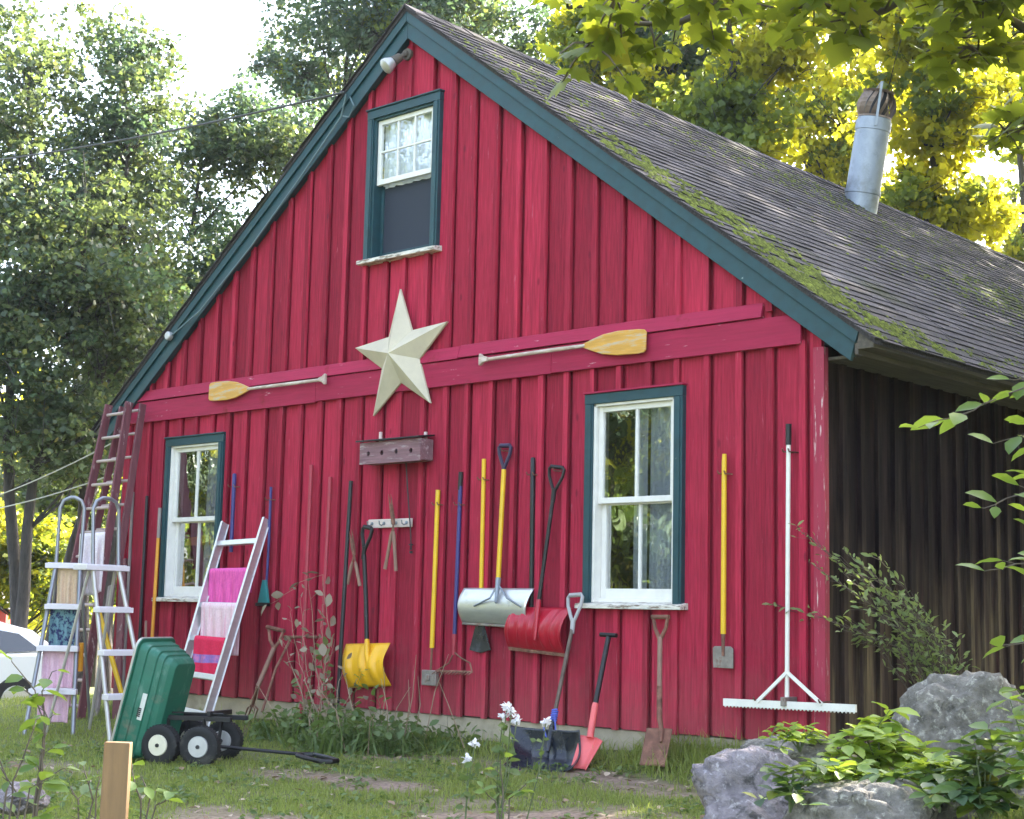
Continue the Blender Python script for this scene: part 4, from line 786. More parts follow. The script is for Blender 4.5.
k = MB(); k.tube([wp(284, 637, .10), wp(318, 637, .10)], .013, 8); k.tube([wp(291, 638, .10), wp(276, 668, .20), wp(262, 712, .38)], .012, 8); k.tube([wp(302, 637, .10), wp(302, 655, .11)], .009, 6)
rootmesh(k, 'weeding_iron', 'rusty', 'rusty iron tool with crossbar leaning behind the dry weeds', 'tool', wp(262, 712, .38))
r0 = ground_hit(250, 716); k = MB(); r0.z += .01
sx_ = Vector((CR.x, CR.y, 0)).normalized(); sy_ = Vector((CF.x, CF.y, 0)).normalized()
def pan(i, j): return r0 + sx_ * ((i - .5) * .38) + sy_ * (j * .10) + UP * (.05 + j * .26 + .10 * (abs(2 * i - 1) ** 3) * (1 - .4 * j) - .0)
k.grid(pan, 14, 8); k.tube([r0 + UP * .16 + sy_ * .05, r0 + UP * .10 - sy_ * .05 + sx_ * .45], [.018, .014], 8)
rootmesh(k, 'dustpan', 'tealp', 'teal plastic dustpan on the ground by the garden fork', 'dustpan', r0, solid=.006)

# ------------------------------------------------------------------ ladders
def drape(name, m, a, c, lf, lb, fwd, label, wav=.012, nf=5, thick=.006, cat='towel', group=None, mats=None, bands=None):
    a, c = Vector(a), Vector(c); fwd = Vector(fwd); fwd.z = 0; fwd.normalize(); tot = lf + lb + .06; ph = random.uniform(0, 6)
    def fn(i, j):
        s = j * tot - lf; p = a.lerp(c, i)
        fx = math.sin(i * nf * 6.28 + ph + .5 * math.sin(j * 4)); e = (.5 - i) * .06
        if s < 0: d = -s; q = p + fwd * (.032 + wav * fx * min(1, d / .15)) - UP * (d * (1 + .03 * math.sin(i * 5 + ph))) + (c - a) * (e * d / max(lf, .1))
        elif s < .06: an = math.pi * s / .06; q = p + fwd * (.032 * math.cos(an)) + UP * (.024 * math.sin(an))
        else: d = s - .06; q = p - fwd * (.032 + wav * fx * min(1, d / .15)) - UP * d
        return q
    k = MB(); k.grid(fn, 30, 34)
    if bands:
        n = 0
        for q in range(len(k.f)):
            j = q // 30; s = (j + .5) / 34 * tot - lf
            if s < 0:
                fr = -s / lf
                for b0, b1, mi in bands:
                    if b0 < fr < b1: k.mi[q] = mi
    return rootmesh(k, name, mats or m, label, cat, (a + c) / 2, group, solid=thick, smooth=2, fixn=False)
# aluminium ladder section leaning on the wall
tl, tr = wp(222, 521, .12), wp(263.5, 517, .12); bl0, br0 = wp(168.5, 709, .85), wp(203, 716.5, .85)
def down(a, c):
    d_ = c - a; t_ = 1.0
    while t_ < 2 and (a + d_ * t_).z > gz((a + d_ * t_).x, (a + d_ * t_).y): t_ += .004
    return a + d_ * t_
bl, br = down(tl, bl0), down(tr, br0)
r = thing('aluminium_ladder', 'short aluminium ladder section leaning on the wall behind the green cart', 'ladder', (bl + br) / 2)
sdv = (tr - tl).normalized(); dn = ((bl + br) / 2 - (tl + tr) / 2).normalized(); bk = dn.cross(sdv).normalized()
if bk.y < 0: bk = -bk
for a, c in ((tl, bl), (tr, br)):
    k = MB(); k.beam(a, c, .028, .008, sdv); k.beam(a + bk * .042, c + bk * .042, .006, .082, sdv); k.beam(a + bk * .084, c + bk * .084, .028, .006, sdv); k.build('rail', 'alu', r, bevel=.002)
rungs = []
for v in (542, 572, 607, 641, 676, 710, 741):
    q = (v - 519) / (712.5 - 519); p0 = tl.lerp(bl0, q); p1 = tr.lerp(br0, q)
    if p0.z < gz(p0.x, p0.y) + .05: continue
    p0 += bk * .035; p1 += bk * .035; rungs.append((p0, p1))
    k = MB(); k.beam(p0, p1, .055, .032, dn); k.build('rung', 'alu', r, bevel=.006)
fw = Vector((dn.x, dn.y, 0)).normalized()
drape('towel', 'cl_pink', rungs[1][0].lerp(rungs[1][1], .02), rungs[1][0].lerp(rungs[1][1], .98), .36, .2, fw, 'hot pink chenille towel draped on the aluminium ladder', .014, 4, .014, group='towels on the ladders')
drape('towel', 'cl_pale', rungs[2][0].lerp(rungs[2][1], .06), rungs[2][0].lerp(rungs[2][1], .95), .33, .45, fw, 'white and pale pink striped towel on the aluminium ladder', .012, 4, .01, group='towels on the ladders')
drape('towel', None, rungs[3][0].lerp(rungs[3][1], .13), rungs[3][0].lerp(rungs[3][1], .92), .33, .12, fw, 'raspberry red towel with violet band on the aluminium ladder', .012, 3, .012, group='towels on the ladders', mats=['cl_red', 'cl_violet'], bands=[(.40, .62, 1)])
# folding step ladders
def step_ladder(tc, facing, label, steps, htop, splay, treadw, rail, cloths):
    Fd = Vector((math.cos(facing), math.sin(facing), 0)); Sd = Vector((-Fd.y, Fd.x, 0)); base = Vector((tc.x, tc.y, gz(tc.x, tc.y)))
    r = thing('step_ladder', label, 'step ladder', base + Fd * .2, 'white tread folding step ladders')
    hw0, hw1 = treadw[0] / 2 - .05, treadw[1] / 2
    foot = [base + Fd * (splay + .05) + Sd * (s * (hw1 - .02)) for s in (-1, 1)]
    for f_ in foot: f_.z = gz(f_.x, f_.y)
    top = [tc + Sd * (s * (hw0 - .02)) for s in (-1, 1)]
    # front rails continue into the hoop
    hz = htop; pts = []
    a0, a1 = top
    hoop = [foot[0], a0, a0 + UP * .18 - Fd * .02 + Sd * .0, a0 + UP * (hz - .10) - Fd * .05, a0 + UP * (hz - .03) - Fd * .05 + Sd * .03, a0 + UP * hz - Fd * .05 + Sd * .09]
    hoop2 = [foot[1], a1, a1 + UP * .18 - Fd * .02, a1 + UP * (hz - .10) - Fd * .05, a1 + UP * (hz - .03) - Fd * .05 - Sd * .03, a1 + UP * hz - Fd * .05 - Sd * .09]
    for h, nm in ((hoop[:2], 'front_leg'), (hoop2[:2], 'front_leg')): k = MB(); k.tube(h, .020, 10); k.build(nm, rail, r)
    k = MB(); k.tube(hoop[1:] + hoop2[1:][::-1], .017, 10); k.build('handrail', 'railgrey', r)
    for s, t0 in zip((-1, 1), top):
        f_ = base - Fd * (splay * .95) + Sd * (s * hw1 * .95); f_.z = gz(f_.x, f_.y); k = MB(); k.tube([t0 - Fd * .06 - UP * .03, f_], .014, 8); k.build('rear_leg', rail, r)
    treads = []
    for i in range(steps):
        q = i / steps; a = top[0].lerp(foot[0], q); c = top[1].lerp(foot[1], q); ex = .022 if i else .09
        ctr = (a + c) / 2; wd = (c - a).length + ex * 2; dpt = .10 if i else .22
        k = MB(); k.box(ctr + Fd * (.02 if i else -.07), (wd, dpt, .046), (Sd, Fd, UP)); k.box(ctr + Fd * (.02 if i else -.07) + UP * .026, (wd - .04, dpt - .03, .006), (Sd, Fd, UP))
        k.build('tread', 'tread', r, bevel=.012); treads.append((a, c))
    return r, treads, Fd
fcam = math.atan2(CAM.y + 2, CAM.x + 5.9)
lr, trd, Fd1 = step_ladder(dp(106, 568, 13.75), fcam + .55, 'folding step ladder with white treads directly behind the green cart', 4, .62, .50, (.40, .46), 'railtan', [])
ll, tld, Fd2 = step_ladder(dp(68, 566, 14.35), fcam - .16, 'folding step ladder hung with pale cloths, farthest left', 4, .64, .42, (.36, .46), 'railgrey', [])
def mid(t_, a, c): return (t_[0].lerp(t_[1], a), t_[0].lerp(t_[1], c))
def bar(lad, Fd, h, back, hw):
    pass
def cl(tr_, a, c, lf, m, label, up=.03, back=.09, **k):
    p0, p1 = mid(tr_, a, c); p0 = p0 + UP * up - Fd2 * back; p1 = p1 + UP * up - Fd2 * back
    drape('cloth', m, p0, p1, lf, .12, Fd2, label, .016, 3, .006, 'cloth', 'cloths on the left step ladder', **k)
cl(tld[0], .05, .98, .36, 'cl_cream', 'cream cloth hanging under the top step of the left step ladder', -.02, .07)
cl(tld[1], .05, .95, .37, 'cl_teal', 'teal and navy patterned cloth on the second step of the left step ladder', -.02, .07)
cl(tld[2], .05, .95, .34, 'cl_rose', 'pink cloth on the third step of the left step ladder', -.02, .07)
cl(tld[3], .12, .88, .26, 'cl_rose', 'faded pink cloth on the lowest step of the left step ladder', -.02, .07)
# white garment bundled behind the hoops
c0 = dp(80, 536, 14.6); c1 = dp(105, 534, 14.6); drape('garment', 'cl_white', c0, c1, .55, .40, (CAM - c0), 'white garment bundled behind the hoops of the step ladders', .035, 2, .01, 'garment')
# old wooden extension ladder against the eave
tL, tR = wp(109, 405, .28), wp(129, 402, .28); bL, bR = down(tL, dp(45, 700, 15.6)), down(tR, dp(83, 704, 15.2))
r = thing('extension_ladder', 'old maroon wooden extension ladder leaning on the left eave', 'ladder', (bL + bR) / 2)
sdv = (tR - tL).normalized(); dn = ((bL + bR) / 2 - (tL + tR) / 2).normalized(); bk = dn.cross(sdv).normalized(); bk = bk if bk.y > 0 else -bk
for a, c in ((tL, bL), (tR, bR)): k = MB(); k.beam(a, c, .032, .085, sdv); k.build('rail', 'ladderwood', r, bevel=.004)
n = 13
for i in range(n):
    q = (i + .45) / n; k = MB(); k.tube([tL.lerp(bL, q), tR.lerp(bR, q)], .017, 8); k.build('rung', 'rungwood', r)
fo_ = bk * .11 + sdv * .09; q1 = .52
for a, c in ((tL, bL), (tR, bR)): k = MB(); k.beam(a + fo_ * 1.0, a.lerp(c, q1) + fo_, .028, .075, sdv); k.build('fly_rail', 'ladderwood', r, bevel=.004)
for i in range(6): q = (i + .25) / n; k = MB(); k.tube([tL.lerp(bL, q) + fo_, tR.lerp(bR, q) + fo_], .015, 8); k.build('fly_rung', 'rungwood', r)
# poles and boards behind the ladders
def lean(name, a, c, r_, m, label, cat, n=10):
    k = MB(); k.tube([a, (a + c) / 2, c], r_, n); return rootmesh(k, name, m, label, cat, c)
a, c = dp(99, 612, 15.2), dp(124, 702, 15.0); lean('tool_handle', a, down(a, c), .024, 'yellowh', 'slanting yellow handle behind the treads of the right step ladder', 'tool handle')
a, c = dp(81, 643, 14.1), dp(80, 671, 14.1); lean('tool_handle', a, c, .026, 'orangeh', 'short orange handle hanging beside the left step ladder', 'tool handle')
for k_, (u0, v0, u1, lab) in enumerate(((112, 585, 97, 'weathered grey plank leaning behind the right step ladder, left of its right rail'), (124, 560, 117, 'dark maroon plank leaning between the step ladder and the dark handles'))):
    a = wp(u0, v0, .06); c = wp(u1, 700, .45); c = down(a, c); k = MB(); k.beam(a, c, .10, .03, XP); rootmesh(k, 'plank', ['greywood', 'ladderwood'][k_], lab, 'plank', c, bevel=.004)

# ------------------------------------------------------------------ tipped dump cart
rt = Vector((CR.x, CR.y, 0)).normalized(); aw = Vector((CF.x, CF.y, 0)).normalized()
fwdv = (rt * .95 - aw * .31).normalized(); axl = (rt * .31 + aw * .95).normalized()
A0 = ground_hit(160, 765); RAD = .150
cart = thing('dump_cart', 'green dump cart tipped up on end with black wheels and pull handle', 'cart', A0 + axl * .2 + fwdv * .2)
def wheel(c, ax_, m):
    k = MB(); prof = [(-.042, .075), (-.050, .10), (-.050, .128), (-.036, .146), (-.012, RAD), (.012, RAD), (.036, .146), (.050, .128), (.050, .10), (.042, .075)]
    k.lathe(c, ax_, prof, 32)
    for i in range(36):
        an = 2 * math.pi * i / 36; X = Vector(ax_).orthogonal().normalized(); Y = Vector(ax_).normalized().cross(X); d_ = X * math.cos(an) + Y * math.sin(an); t_ = Vector(ax_).normalized()
        for s in (-1, 1): k.box(c + d_ * (RAD - .002) + t_ * (s * .022), (.028, .010, .008), (t_, d_.cross(t_), d_))
    wo = k.build('wheel', 'rubber', cart)
    k = MB(); n_ = Vector(ax_).normalized()
    k.lathe(c - n_ * .053, n_, [(-.002, .074), (.004, .078), (.012, .078), (.012, .066), (.030, .060), (.034, .030), (.028, .028), (.010, .026), (.006, .020)][::1], 24)
    k.lathe(c + n_ * .053, -n_, [(0, .074), (.02, .070)], 20); ro = k.build('rim', m, wo)
    k = MB()
    for i in range(5):
        an = 2 * math.pi * i / 5; X = n_.orthogonal().normalized(); Y = n_.cross(X); k.lathe(c - n_ * .022 + (X * math.cos(an) + Y * math.sin(an)) * .046, -n_, [(0, .010), (.006, .009)], 8)
    k.lathe(c - n_ * .045, -n_, [(0, .016), (.02, .014)], 10); k.build('hub_bolts', 'blackm', wo)
TRK = .46; WBS = .30
rearN = A0 + UP * RAD; rearN.z = gz(A0.x, A0.y) + RAD - .005
def wc(base, o): p = base + o; p.z = gz(p.x, p.y) + RAD - .006; return p
rearF = wc(rearN, axl * TRK); frontC = rearN + fwdv * WBS + axl * (TRK / 2)
ax2 = (axl * .97 - fwdv * .12).normalized()
frontN, frontF = wc(frontC, -ax2 * TRK / 2), wc(frontC, ax2 * TRK / 2)
wheel(rearN, axl, 'rimcream'); wheel(rearF, axl, 'rimcream'); wheel(frontN, ax2, 'rimgrey'); wheel(frontF, ax2, 'rimgrey')
k = MB(); dz = UP * .19
rc, fc_ = (rearN + rearF) / 2, (frontN + frontF) / 2
for s in (-1, 1):
    o_ = axl * (s * .13); k.beam(rc - fwdv * .10 + o_ + dz, fc_ + fwdv * .22 + o_ + dz, .03, .035, axl)
k.beam(rc - axl * .17 + dz * 1.03 - fwdv * .10, rc + axl * .17 + dz * 1.03 - fwdv * .10, .035, .03, UP); k.beam(fc_ - axl * .17 + dz * 1.2 + fwdv * .05, fc_ + axl * .17 + dz * 1.2 + fwdv * .05, .035, .03, UP)
k.beam(fc_ + dz * 1.2 + fwdv * .15 - axl * .12, rc + dz * 1.2 - axl * .12 + fwdv * .02, .03, .012, axl)
k.build('frame', 'blackm', cart, bevel=.003)
for a, c, bc in ((rearN, rearF, rc), (frontN, frontF, fc_)):
    k = MB(); k.tube([a + (c - a).normalized() * .05, c - (c - a).normalized() * .05], .012, 8)
    for s in (-.28, .28): k.beam(a.lerp(c, .5 + s), bc + dz + axl * (s * .5), .03, .014, axl)
    k.build('axle', 'blackm', cart)
h0 = fc_ + fwdv * .06 - UP * .02; h1 = ground_hit(303, 764) + UP * .07; k = MB(); k.tube([h0, h0.lerp(h1, .5), h1], .013, 8); k.build('pull_bar', 'blackm', cart)
e0 = ground_hit(331, 770) + UP * .06; hd = (e0 - h1).normalized(); hs_ = Vector((-hd.y, hd.x, 0)); L_ = (e0 - h1).length
k = MB(); k.tube([h1 + hs_ * .0, h1 + hd * .04 + hs_ * .07, h1 + hd * (L_ * .5) + hs_ * .085, h1 + hd * (L_ * .92) + hs_ * .07, h1 + hd * L_, h1 + hd * (L_ * .92) - hs_ * .07, h1 + hd * (L_ * .5) - hs_ * .085, h1 + hd * .04 - hs_ * .07], .018, 8, closed=True); k.build('grip', 'blackp', cart)
# tub: long axis Lx (up), depth axis Dx (towards bottom of tub), width axis axl
dep_t = (rearN - CAM).dot(CF) + .02
pT, pB = dp(139, 641, dep_t + .05), dp(109, 758, dep_t + .0)    # near rim edge, top and bottom
if pB.z < gz(pB.x, pB.y) + .0: pB.z = gz(pB.x, pB.y) + .0
Lx = (pB - pT); TL_ = Lx.length; Lx.normalize(); Wx = (axl - Lx * axl.dot(Lx)).normalized(); Dx = Wx.cross(Lx).normalized()
if Dx.dot(rt) < 0: Dx = -Dx
TW, TD = .50, .30
def loop(d, ins, rr):          # rounded rectangle section of the tub at depth d
    pts = []
    for cx, cy, a0 in ((TL_ - ins - rr, TW - ins - rr, 0), (ins + rr, TW - ins - rr, 90), (ins + rr, ins + rr, 180), (TL_ - ins - rr, ins + rr, 270)):
        for q in range(5): an = rad(a0 + 22.5 * q); pts.append(pT + Lx * (cx + rr * math.cos(an)) + Wx * (cy + rr * math.sin(an)) + Dx * d)
    return pts
k = MB(); secs = [(0, 0, .06), (0, -.022, .07), (.018, -.022, .07), (.018, .004, .06), (.085, .012, .06), (.088, .024, .06), (.165, .034, .06), (.168, .046, .06), (.215, .052, .06), (.218, .064, .06), (.262, .070, .06), (TD, .10, .05)]
vs = []; [vs.extend(loop(*q)) for q in secs]; n = 20; fs = []
for i in range(len(secs) - 1):
    for q in range(n): fs.append((i * n + q, i * n + (q + 1) % n, (i + 1) * n + (q + 1) % n, (i + 1) * n + q))
fs.append(tuple(range((len(secs) - 1) * n, len(secs) * n)))
i0 = len(vs); ins_s = [(0, 0.001, .06), (.24, .068, .06), (TD - .02, .105, .05)]
for q in ins_s: vs.extend(loop(*q))
for i in range(2):
    for q in range(n): fs.append((i0 + i * n + q, i0 + (i + 1) * n + q, i0 + (i + 1) * n + (q + 1) % n, i0 + i * n + (q + 1) % n))
fs.append(tuple(range(i0 + 3 * n - 1, i0 + 2 * n - 1, -1)))
k.add(vs, fs); tub = k.build('tub', 'tub', cart, bevel=.004)
k = MB(); ring = loop(.0, -.020, .07); k.tube(ring, .010, 6, closed=True); k.build('rim_edge', 'railtan', tub)  # pale tube paints the highlight along the tub rim
k = MB(); lc = pT + Lx * (TL_ * .52) + Wx * .036 + Dx * .127; k.box(lc - Wx * .004, (.20, .075, .006), (Lx, Dx, Wx)); lb_ = k.build('label_plate', 'labelw', tub)
k = MB()
for i in range(5): k.box(lc - Wx * .009 + Lx * (.045 + (i - 2) * .014) + Dx * .005, (.010, .030, .003), (Lx, Dx, Wx))
k.build('label_print', 'blackp', lb_)
k = MB(); hc = pT + Lx * (TL_ * .78) + Dx * (TD + .01)
for s in (.14, TW - .16): k.beam(hc + Wx * s, hc + Wx * s + Dx * .10 + Lx * .05, .03, .014, Wx)
k.build('hinge', 'blackm', cart)

# ------------------------------------------------------------------ stake, far car, far shed, wires
r0 = dp(105.5, 742, 5.4); r1 = dp(131.5, 742, 5.4); c = (r0 + r1) / 2; g = gz(c.x, c.y)
k = MB(); wv = (r1 - r0); wv.z = 0; wd = wv.length; wv.normalize(); tp = c.copy(); bt_ = Vector((c.x - .012, c.y, g - .2))
k.beam(bt_, tp, wd, .042, wv); rootmesh(k, 'wooden_stake', 'stake', 'light pine stake standing in the front left grass', 'stake', (c.x, c.y, g), bevel=.003)
# car
cc = gp(-74, 23.0); cc += rt * -.3
car = thing('parked_car', 'white car parked far left behind the step ladders', 'car', cc)
hdg = (rt * -.80 - aw * .60).normalized(); lat = Vector((-hdg.y, hdg.x, 0))
def cpnt(x, y, z): return cc + hdg * x + lat * y + UP * z
prof_lo = [(2.25, .42), (2.30, .62), (2.15, .80), (1.2, .95), (.9, .98), (-1.9, 1.02), (-2.2, .98), (-2.28, .70), (-2.25, .40)]
prof = [(2.2, .30)] + prof_lo + [(-2.2, .28)]
k = MB()
def loft(prof, ys):
    vs = []
    for y, sc in ys: vs += [cpnt(x * (1 - .03 * (1 - sc)), y, .28 + (z - .28) * (1 - (1 - sc) * .1)) for x, z in prof]
    n = len(prof); fs = [(i * n + q, i * n + (q + 1) % n, (i + 1) * n + (q + 1) % n, (i + 1) * n + q) for i in range(len(ys) - 1) for q in range(n)]
    return vs, fs + [tuple(range(n)), tuple(reversed(range((len(ys) - 1) * n, len(ys) * n)))]
k.add(*loft(prof, [(-.90, .8), (-.84, 1), (.84, 1), (.90, .8)]))
cab = [(1.15, .93), (.45, 1.42), (.1, 1.50), (-1.1, 1.50), (-1.7, 1.36), (-2.15, .98)]
vs = []
for y, sx2 in ((-.84, 0), (-.66, 1), (.66, 1), (.84, 0)):
    for i, (x, z) in enumerate(cab): vs.append(cpnt(x, (y if abs(y) > .7 else y) * (1 if z < 1.1 else .82 if abs(y) > .7 else .95), z if abs(y) < .7 or z < 1.1 else z - .05))
n = 6; k.add(vs, [(i * n + q, i * n + q + 1, (i + 1) * n + q + 1, (i + 1) * n + q) for i in range(3) for q in range(5)] + [tuple(range(6)), tuple(range(23, 17, -1))])
k.build('body', 'carw', car, bevel=.03)
for s in (-1, 1):
    for nm, pl_ in (('side_window', [(.92, 1.0), (.40, 1.36), (.02, 1.40), (-.02, 1.0)]), ('side_window', [(-.10, 1.0), (-.06, 1.40), (-.95, 1.38), (-1.05, 1.02)]), ('side_window', [(-1.13, 1.02), (-1.04, 1.37), (-1.45, 1.30), (-1.78, 1.05)])):
        k = MB(); k.prism([cpnt(x, s * (.85 - (z - 1.0) * .36), z) for x, z in pl_], lat * (s * .012)); k.build(nm, 'glassdark', car, smooth=0)
    k = MB(); m0 = cpnt(.80, s * .98, 1.0); k.box(m0, (.12, .22, .16), (hdg, lat, UP)); k.build('mirror', 'carw', car, bevel=.04)
    for x in (1.35, -1.40):
        k = MB(); k.lathe(cpnt(x, s * .72, .33), lat * s, [(0, .33), (.02, .34), (.18, .34), (.20, .32)], 24); wo = k.build('wheel', 'rubber', car); k = MB(); k.lathe(cpnt(x, s * .915, .33), lat * s, [(0, .22), (.012, .21), (.02, .05)], 18); k.build('rim', 'alu', wo)
k = MB(); k.prism([cpnt(1.08, -.62, 1.0), cpnt(1.08, .62, 1.0), cpnt(.52, .54, 1.40), cpnt(.52, -.54, 1.40)], hdg * .02 + UP * .02); k.build('windscreen', 'glassdark', car, smooth=0)
# far red shed
sc_ = gp(-14, 42); sc_.z -= .2; sh = thing('far_shed', 'tiny red shed under the trees at the far left edge', 'shed', sc_)
k = MB(); k.box(sc_ + UP * .9, (1.6, 1.6, 1.8), (rt, aw, UP)); k.build('wall', 'litbrick', sh)
k = MB(); k.prism([sc_ + UP * 1.8 - rt * .95 - aw * .9, sc_ + UP * 1.8 + rt * .95 - aw * .9, sc_ + UP * 2.35 - aw * .9], aw * 1.8); k.build('roof', 'fascia', sh)
# utility wires to a pole out of view on the left
def sagline(a, c, sag, n=24):
    out = []
    for i in range(n + 1):
        t_ = i / n; p = a.lerp(c, t_); p.z -= sag * 4 * t_ * (1 - t_); out.append(p)
    return out
pa = wp(345, 92, .16); pb = dp(-120, 172, 22); k = MB(); k.tube(sagline(pa, pb, .12), .011, 6); rootmesh(k, 'service_wire', 'wire', 'service wire running from the left rake of the barn into the trees', 'wire', pa)
for (u0, v0, u1, v1, t0, t1, lab) in ((118, 440, -60, 512, 16.5, 26, 'upper of two thin wires crossing the trees behind the maroon ladder'), (125, 470, -60, 516, 16.5, 26, 'lower of two thin wires crossing the trees behind the maroon ladder')):
    a, c = dp(u0, v0, t0), dp(u1, v1, t1); a.x = min(a.x, -8.46); k = MB(); k.tube(sagline(a, c, .1), .008, 6); rootmesh(k, 'phone_wire', 'railgrey', lab, 'wire', a, 'wires crossing the trees')

# ------------------------------------------------------------------ trees
def crown_clumps(ells, n, rng, shell=.55):
    out = []; vol = np.array([e[1][0] * e[1][1] * e[1][2] for e in ells]) ** .8; vol = vol / vol.sum()
    for i in rng.choice(len(ells), n, p=vol):
        c, r_ = ells[i]; d_ = rng.normal(size=3); d_ /= np.linalg.norm(d_); q = shell + (1 - shell) * rng.uniform() ** .7
        if rng.uniform() < .25: q = rng.uniform(.2, .8)
        out.append(np.array(c) + d_ * np.array(r_) * q)
    return np.array(out)
def tree(name, label, base, trunk_top, ells, nclump, nleaf, lsize, mats, seed, r0=.16, group=None, clump_r=.55, tmpl=T_DIA, up=.5, trunks=None, flat=.6, lowz=None, cat='tree', limbs=True):
    rng = np.random.default_rng(seed); rs = random.Random(seed)
    base = Vector(base); r = thing(name, label, cat, base, group)
    C = crown_clumps(ells, nclump, rng)
    tops = [Vector(q) for q in (trunks or [trunk_top])]; lines = []; k = MB()
    for tt in tops:
        pts = []; n = 8
        off = Vector((rs.uniform(-.3, .3), rs.uniform(-.3, .3), 0)) if len(tops) > 1 else Vector((0, 0, 0))
        for i in range(n + 1):
            t_ = i / n; p = (base + off).lerp(tt, t_); wv_ = (tt - base).length * .018 * math.sin(math.pi * t_)
            p += Vector((math.sin(t_ * 7 + seed) * wv_, math.cos(t_ * 5 + seed) * wv_, 0)); pts.append(p)
        pts[0].z -= .4; rad_ = [r0 * (1.35 if i == 0 else 1) * (1 - .80 * i / n) for i in range(n + 1)]
        k.tube(pts, rad_, 9); lines.append((pts, rad_))
    k.build('trunk', 'bark', r, smooth=2)
    lb = MB(); cl_pts = []
    for ci, c in enumerate(C):
        c = Vector(c); best = None
        for pts, rad_ in lines:
            for i in range(2, len(pts)):
                dz = c.z - pts[i].z; h = math.hypot(c.x - pts[i].x, c.y - pts[i].y); cost = abs(dz - h * .75) + .25 * h
                if best is None or cost < best[0]: best = (cost, pts[i], rad_[i])
        a, ra = best[1], best[2]; L_ = (c - a).length
        mid_ = a.lerp(c, .5) + Vector((rs.uniform(-.08, .08) * L_, rs.uniform(-.08, .08) * L_, rs.uniform(-.03, .10) * L_))
        p2 = a.lerp(c, .78) + Vector((rs.uniform(-.05, .05) * L_, rs.uniform(-.05, .05) * L_, rs.uniform(0, .06) * L_))
        rr = min(ra * .6, .012 + .012 * L_); lb.tube([a, a.lerp(mid_, .5), mid_, p2, c], [rr, rr * .85, rr * .66, rr * .42, rr * .2], 5)
        cl_pts.append(p2)
        for q in range(3):     # twigs
            e = c + Vector(rng.normal(size=3) * clump_r * .7); s_ = p2.lerp(c, rs.random()); lb.tube([s_, s_.lerp(e, .55) + Vector((0, 0, .05)), e], [rr * .34, rr * .26, .005], 4)
    if limbs: lb.build('limbs', 'bark', r, smooth=2)
    # leaves
    szs = rng.uniform(.6, 1.35, len(C)); P = []; grp = []
    for ci, c in enumerate(C):
        m_ = int(nleaf * szs[ci] ** 2); d_ = rng.normal(size=(m_, 3)); d_ = norm(d_) * (rng.uniform(0, 1, (m_, 1)) ** .45)
        sub = rng.normal(size=(max(3, m_ // 12), 3)); sub = norm(sub) * (rng.uniform(.25, 1, (len(sub), 1)))     # sprigs
        pick = sub[rng.integers(0, len(sub), m_)]; loc_ = pick + d_ * .30
        P.append(c + loc_ * clump_r * szs[ci] * np.array([1, 1, flat])); grp.append(np.full(m_, rng.choice(len(mats), p=np.array([q[1] for q in mats]) / sum(q[1] for q in mats))))
    P = np.concatenate(P); G = np.concatenate(grp)
    keep = np.ones(len(P), bool)
    if lowz is not None: keep &= P[:, 2] > lowz
    keep &= P[:, 2] > base.z + .15
    P, G = P[keep], G[keep]
    for gi, (mname, _) in enumerate(mats):
        sel = P[G == gi]
        if len(sel) == 0: continue
        V, Fc = leaves(sel, tmpl, lsize, up=up, rng=rng, flop=.5); tri_mesh('foliage', V, Fc, mname, r)
    return r
def E(u, v, t, ru, rv, rd=None):
    if u > 560 and rd is None: rd = ru * .55    # ellipsoid seen at (u, v), depth t, radii in photo pixels
    return (tuple(dp(u, v, t)), (ru * t / F_PX * (1 if not rd else .8), (rd or ru) * t / F_PX, rv * t / F_PX))
BL = [('lf_blue', 5), ('lf_blue2', 3), ('lf_grn', .9)]
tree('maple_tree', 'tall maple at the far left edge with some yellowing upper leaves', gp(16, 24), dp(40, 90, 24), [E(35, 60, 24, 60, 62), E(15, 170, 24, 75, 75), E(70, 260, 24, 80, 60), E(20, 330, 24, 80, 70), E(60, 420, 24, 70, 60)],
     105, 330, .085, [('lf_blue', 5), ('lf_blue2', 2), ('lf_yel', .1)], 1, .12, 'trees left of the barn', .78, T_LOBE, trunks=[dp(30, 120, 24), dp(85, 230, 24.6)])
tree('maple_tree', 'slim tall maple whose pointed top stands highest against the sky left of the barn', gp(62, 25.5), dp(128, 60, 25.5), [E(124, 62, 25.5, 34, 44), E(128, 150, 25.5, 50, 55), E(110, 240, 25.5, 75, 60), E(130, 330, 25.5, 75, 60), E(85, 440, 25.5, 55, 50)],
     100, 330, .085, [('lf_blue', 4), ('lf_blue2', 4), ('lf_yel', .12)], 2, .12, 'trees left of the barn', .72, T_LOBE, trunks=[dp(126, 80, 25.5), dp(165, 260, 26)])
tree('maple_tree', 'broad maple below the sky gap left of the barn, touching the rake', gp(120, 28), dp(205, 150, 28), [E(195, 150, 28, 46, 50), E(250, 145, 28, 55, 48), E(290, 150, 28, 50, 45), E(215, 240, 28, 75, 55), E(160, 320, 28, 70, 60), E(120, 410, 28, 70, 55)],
     100, 290, .092, [('lf_blue', 4), ('lf_blue2', 5), ('lf_yel', .1)], 3, .13, 'trees left of the barn', .78, T_LOBE, trunks=[dp(200, 170, 28), dp(270, 200, 28.4), dp(140, 260, 27.6)])
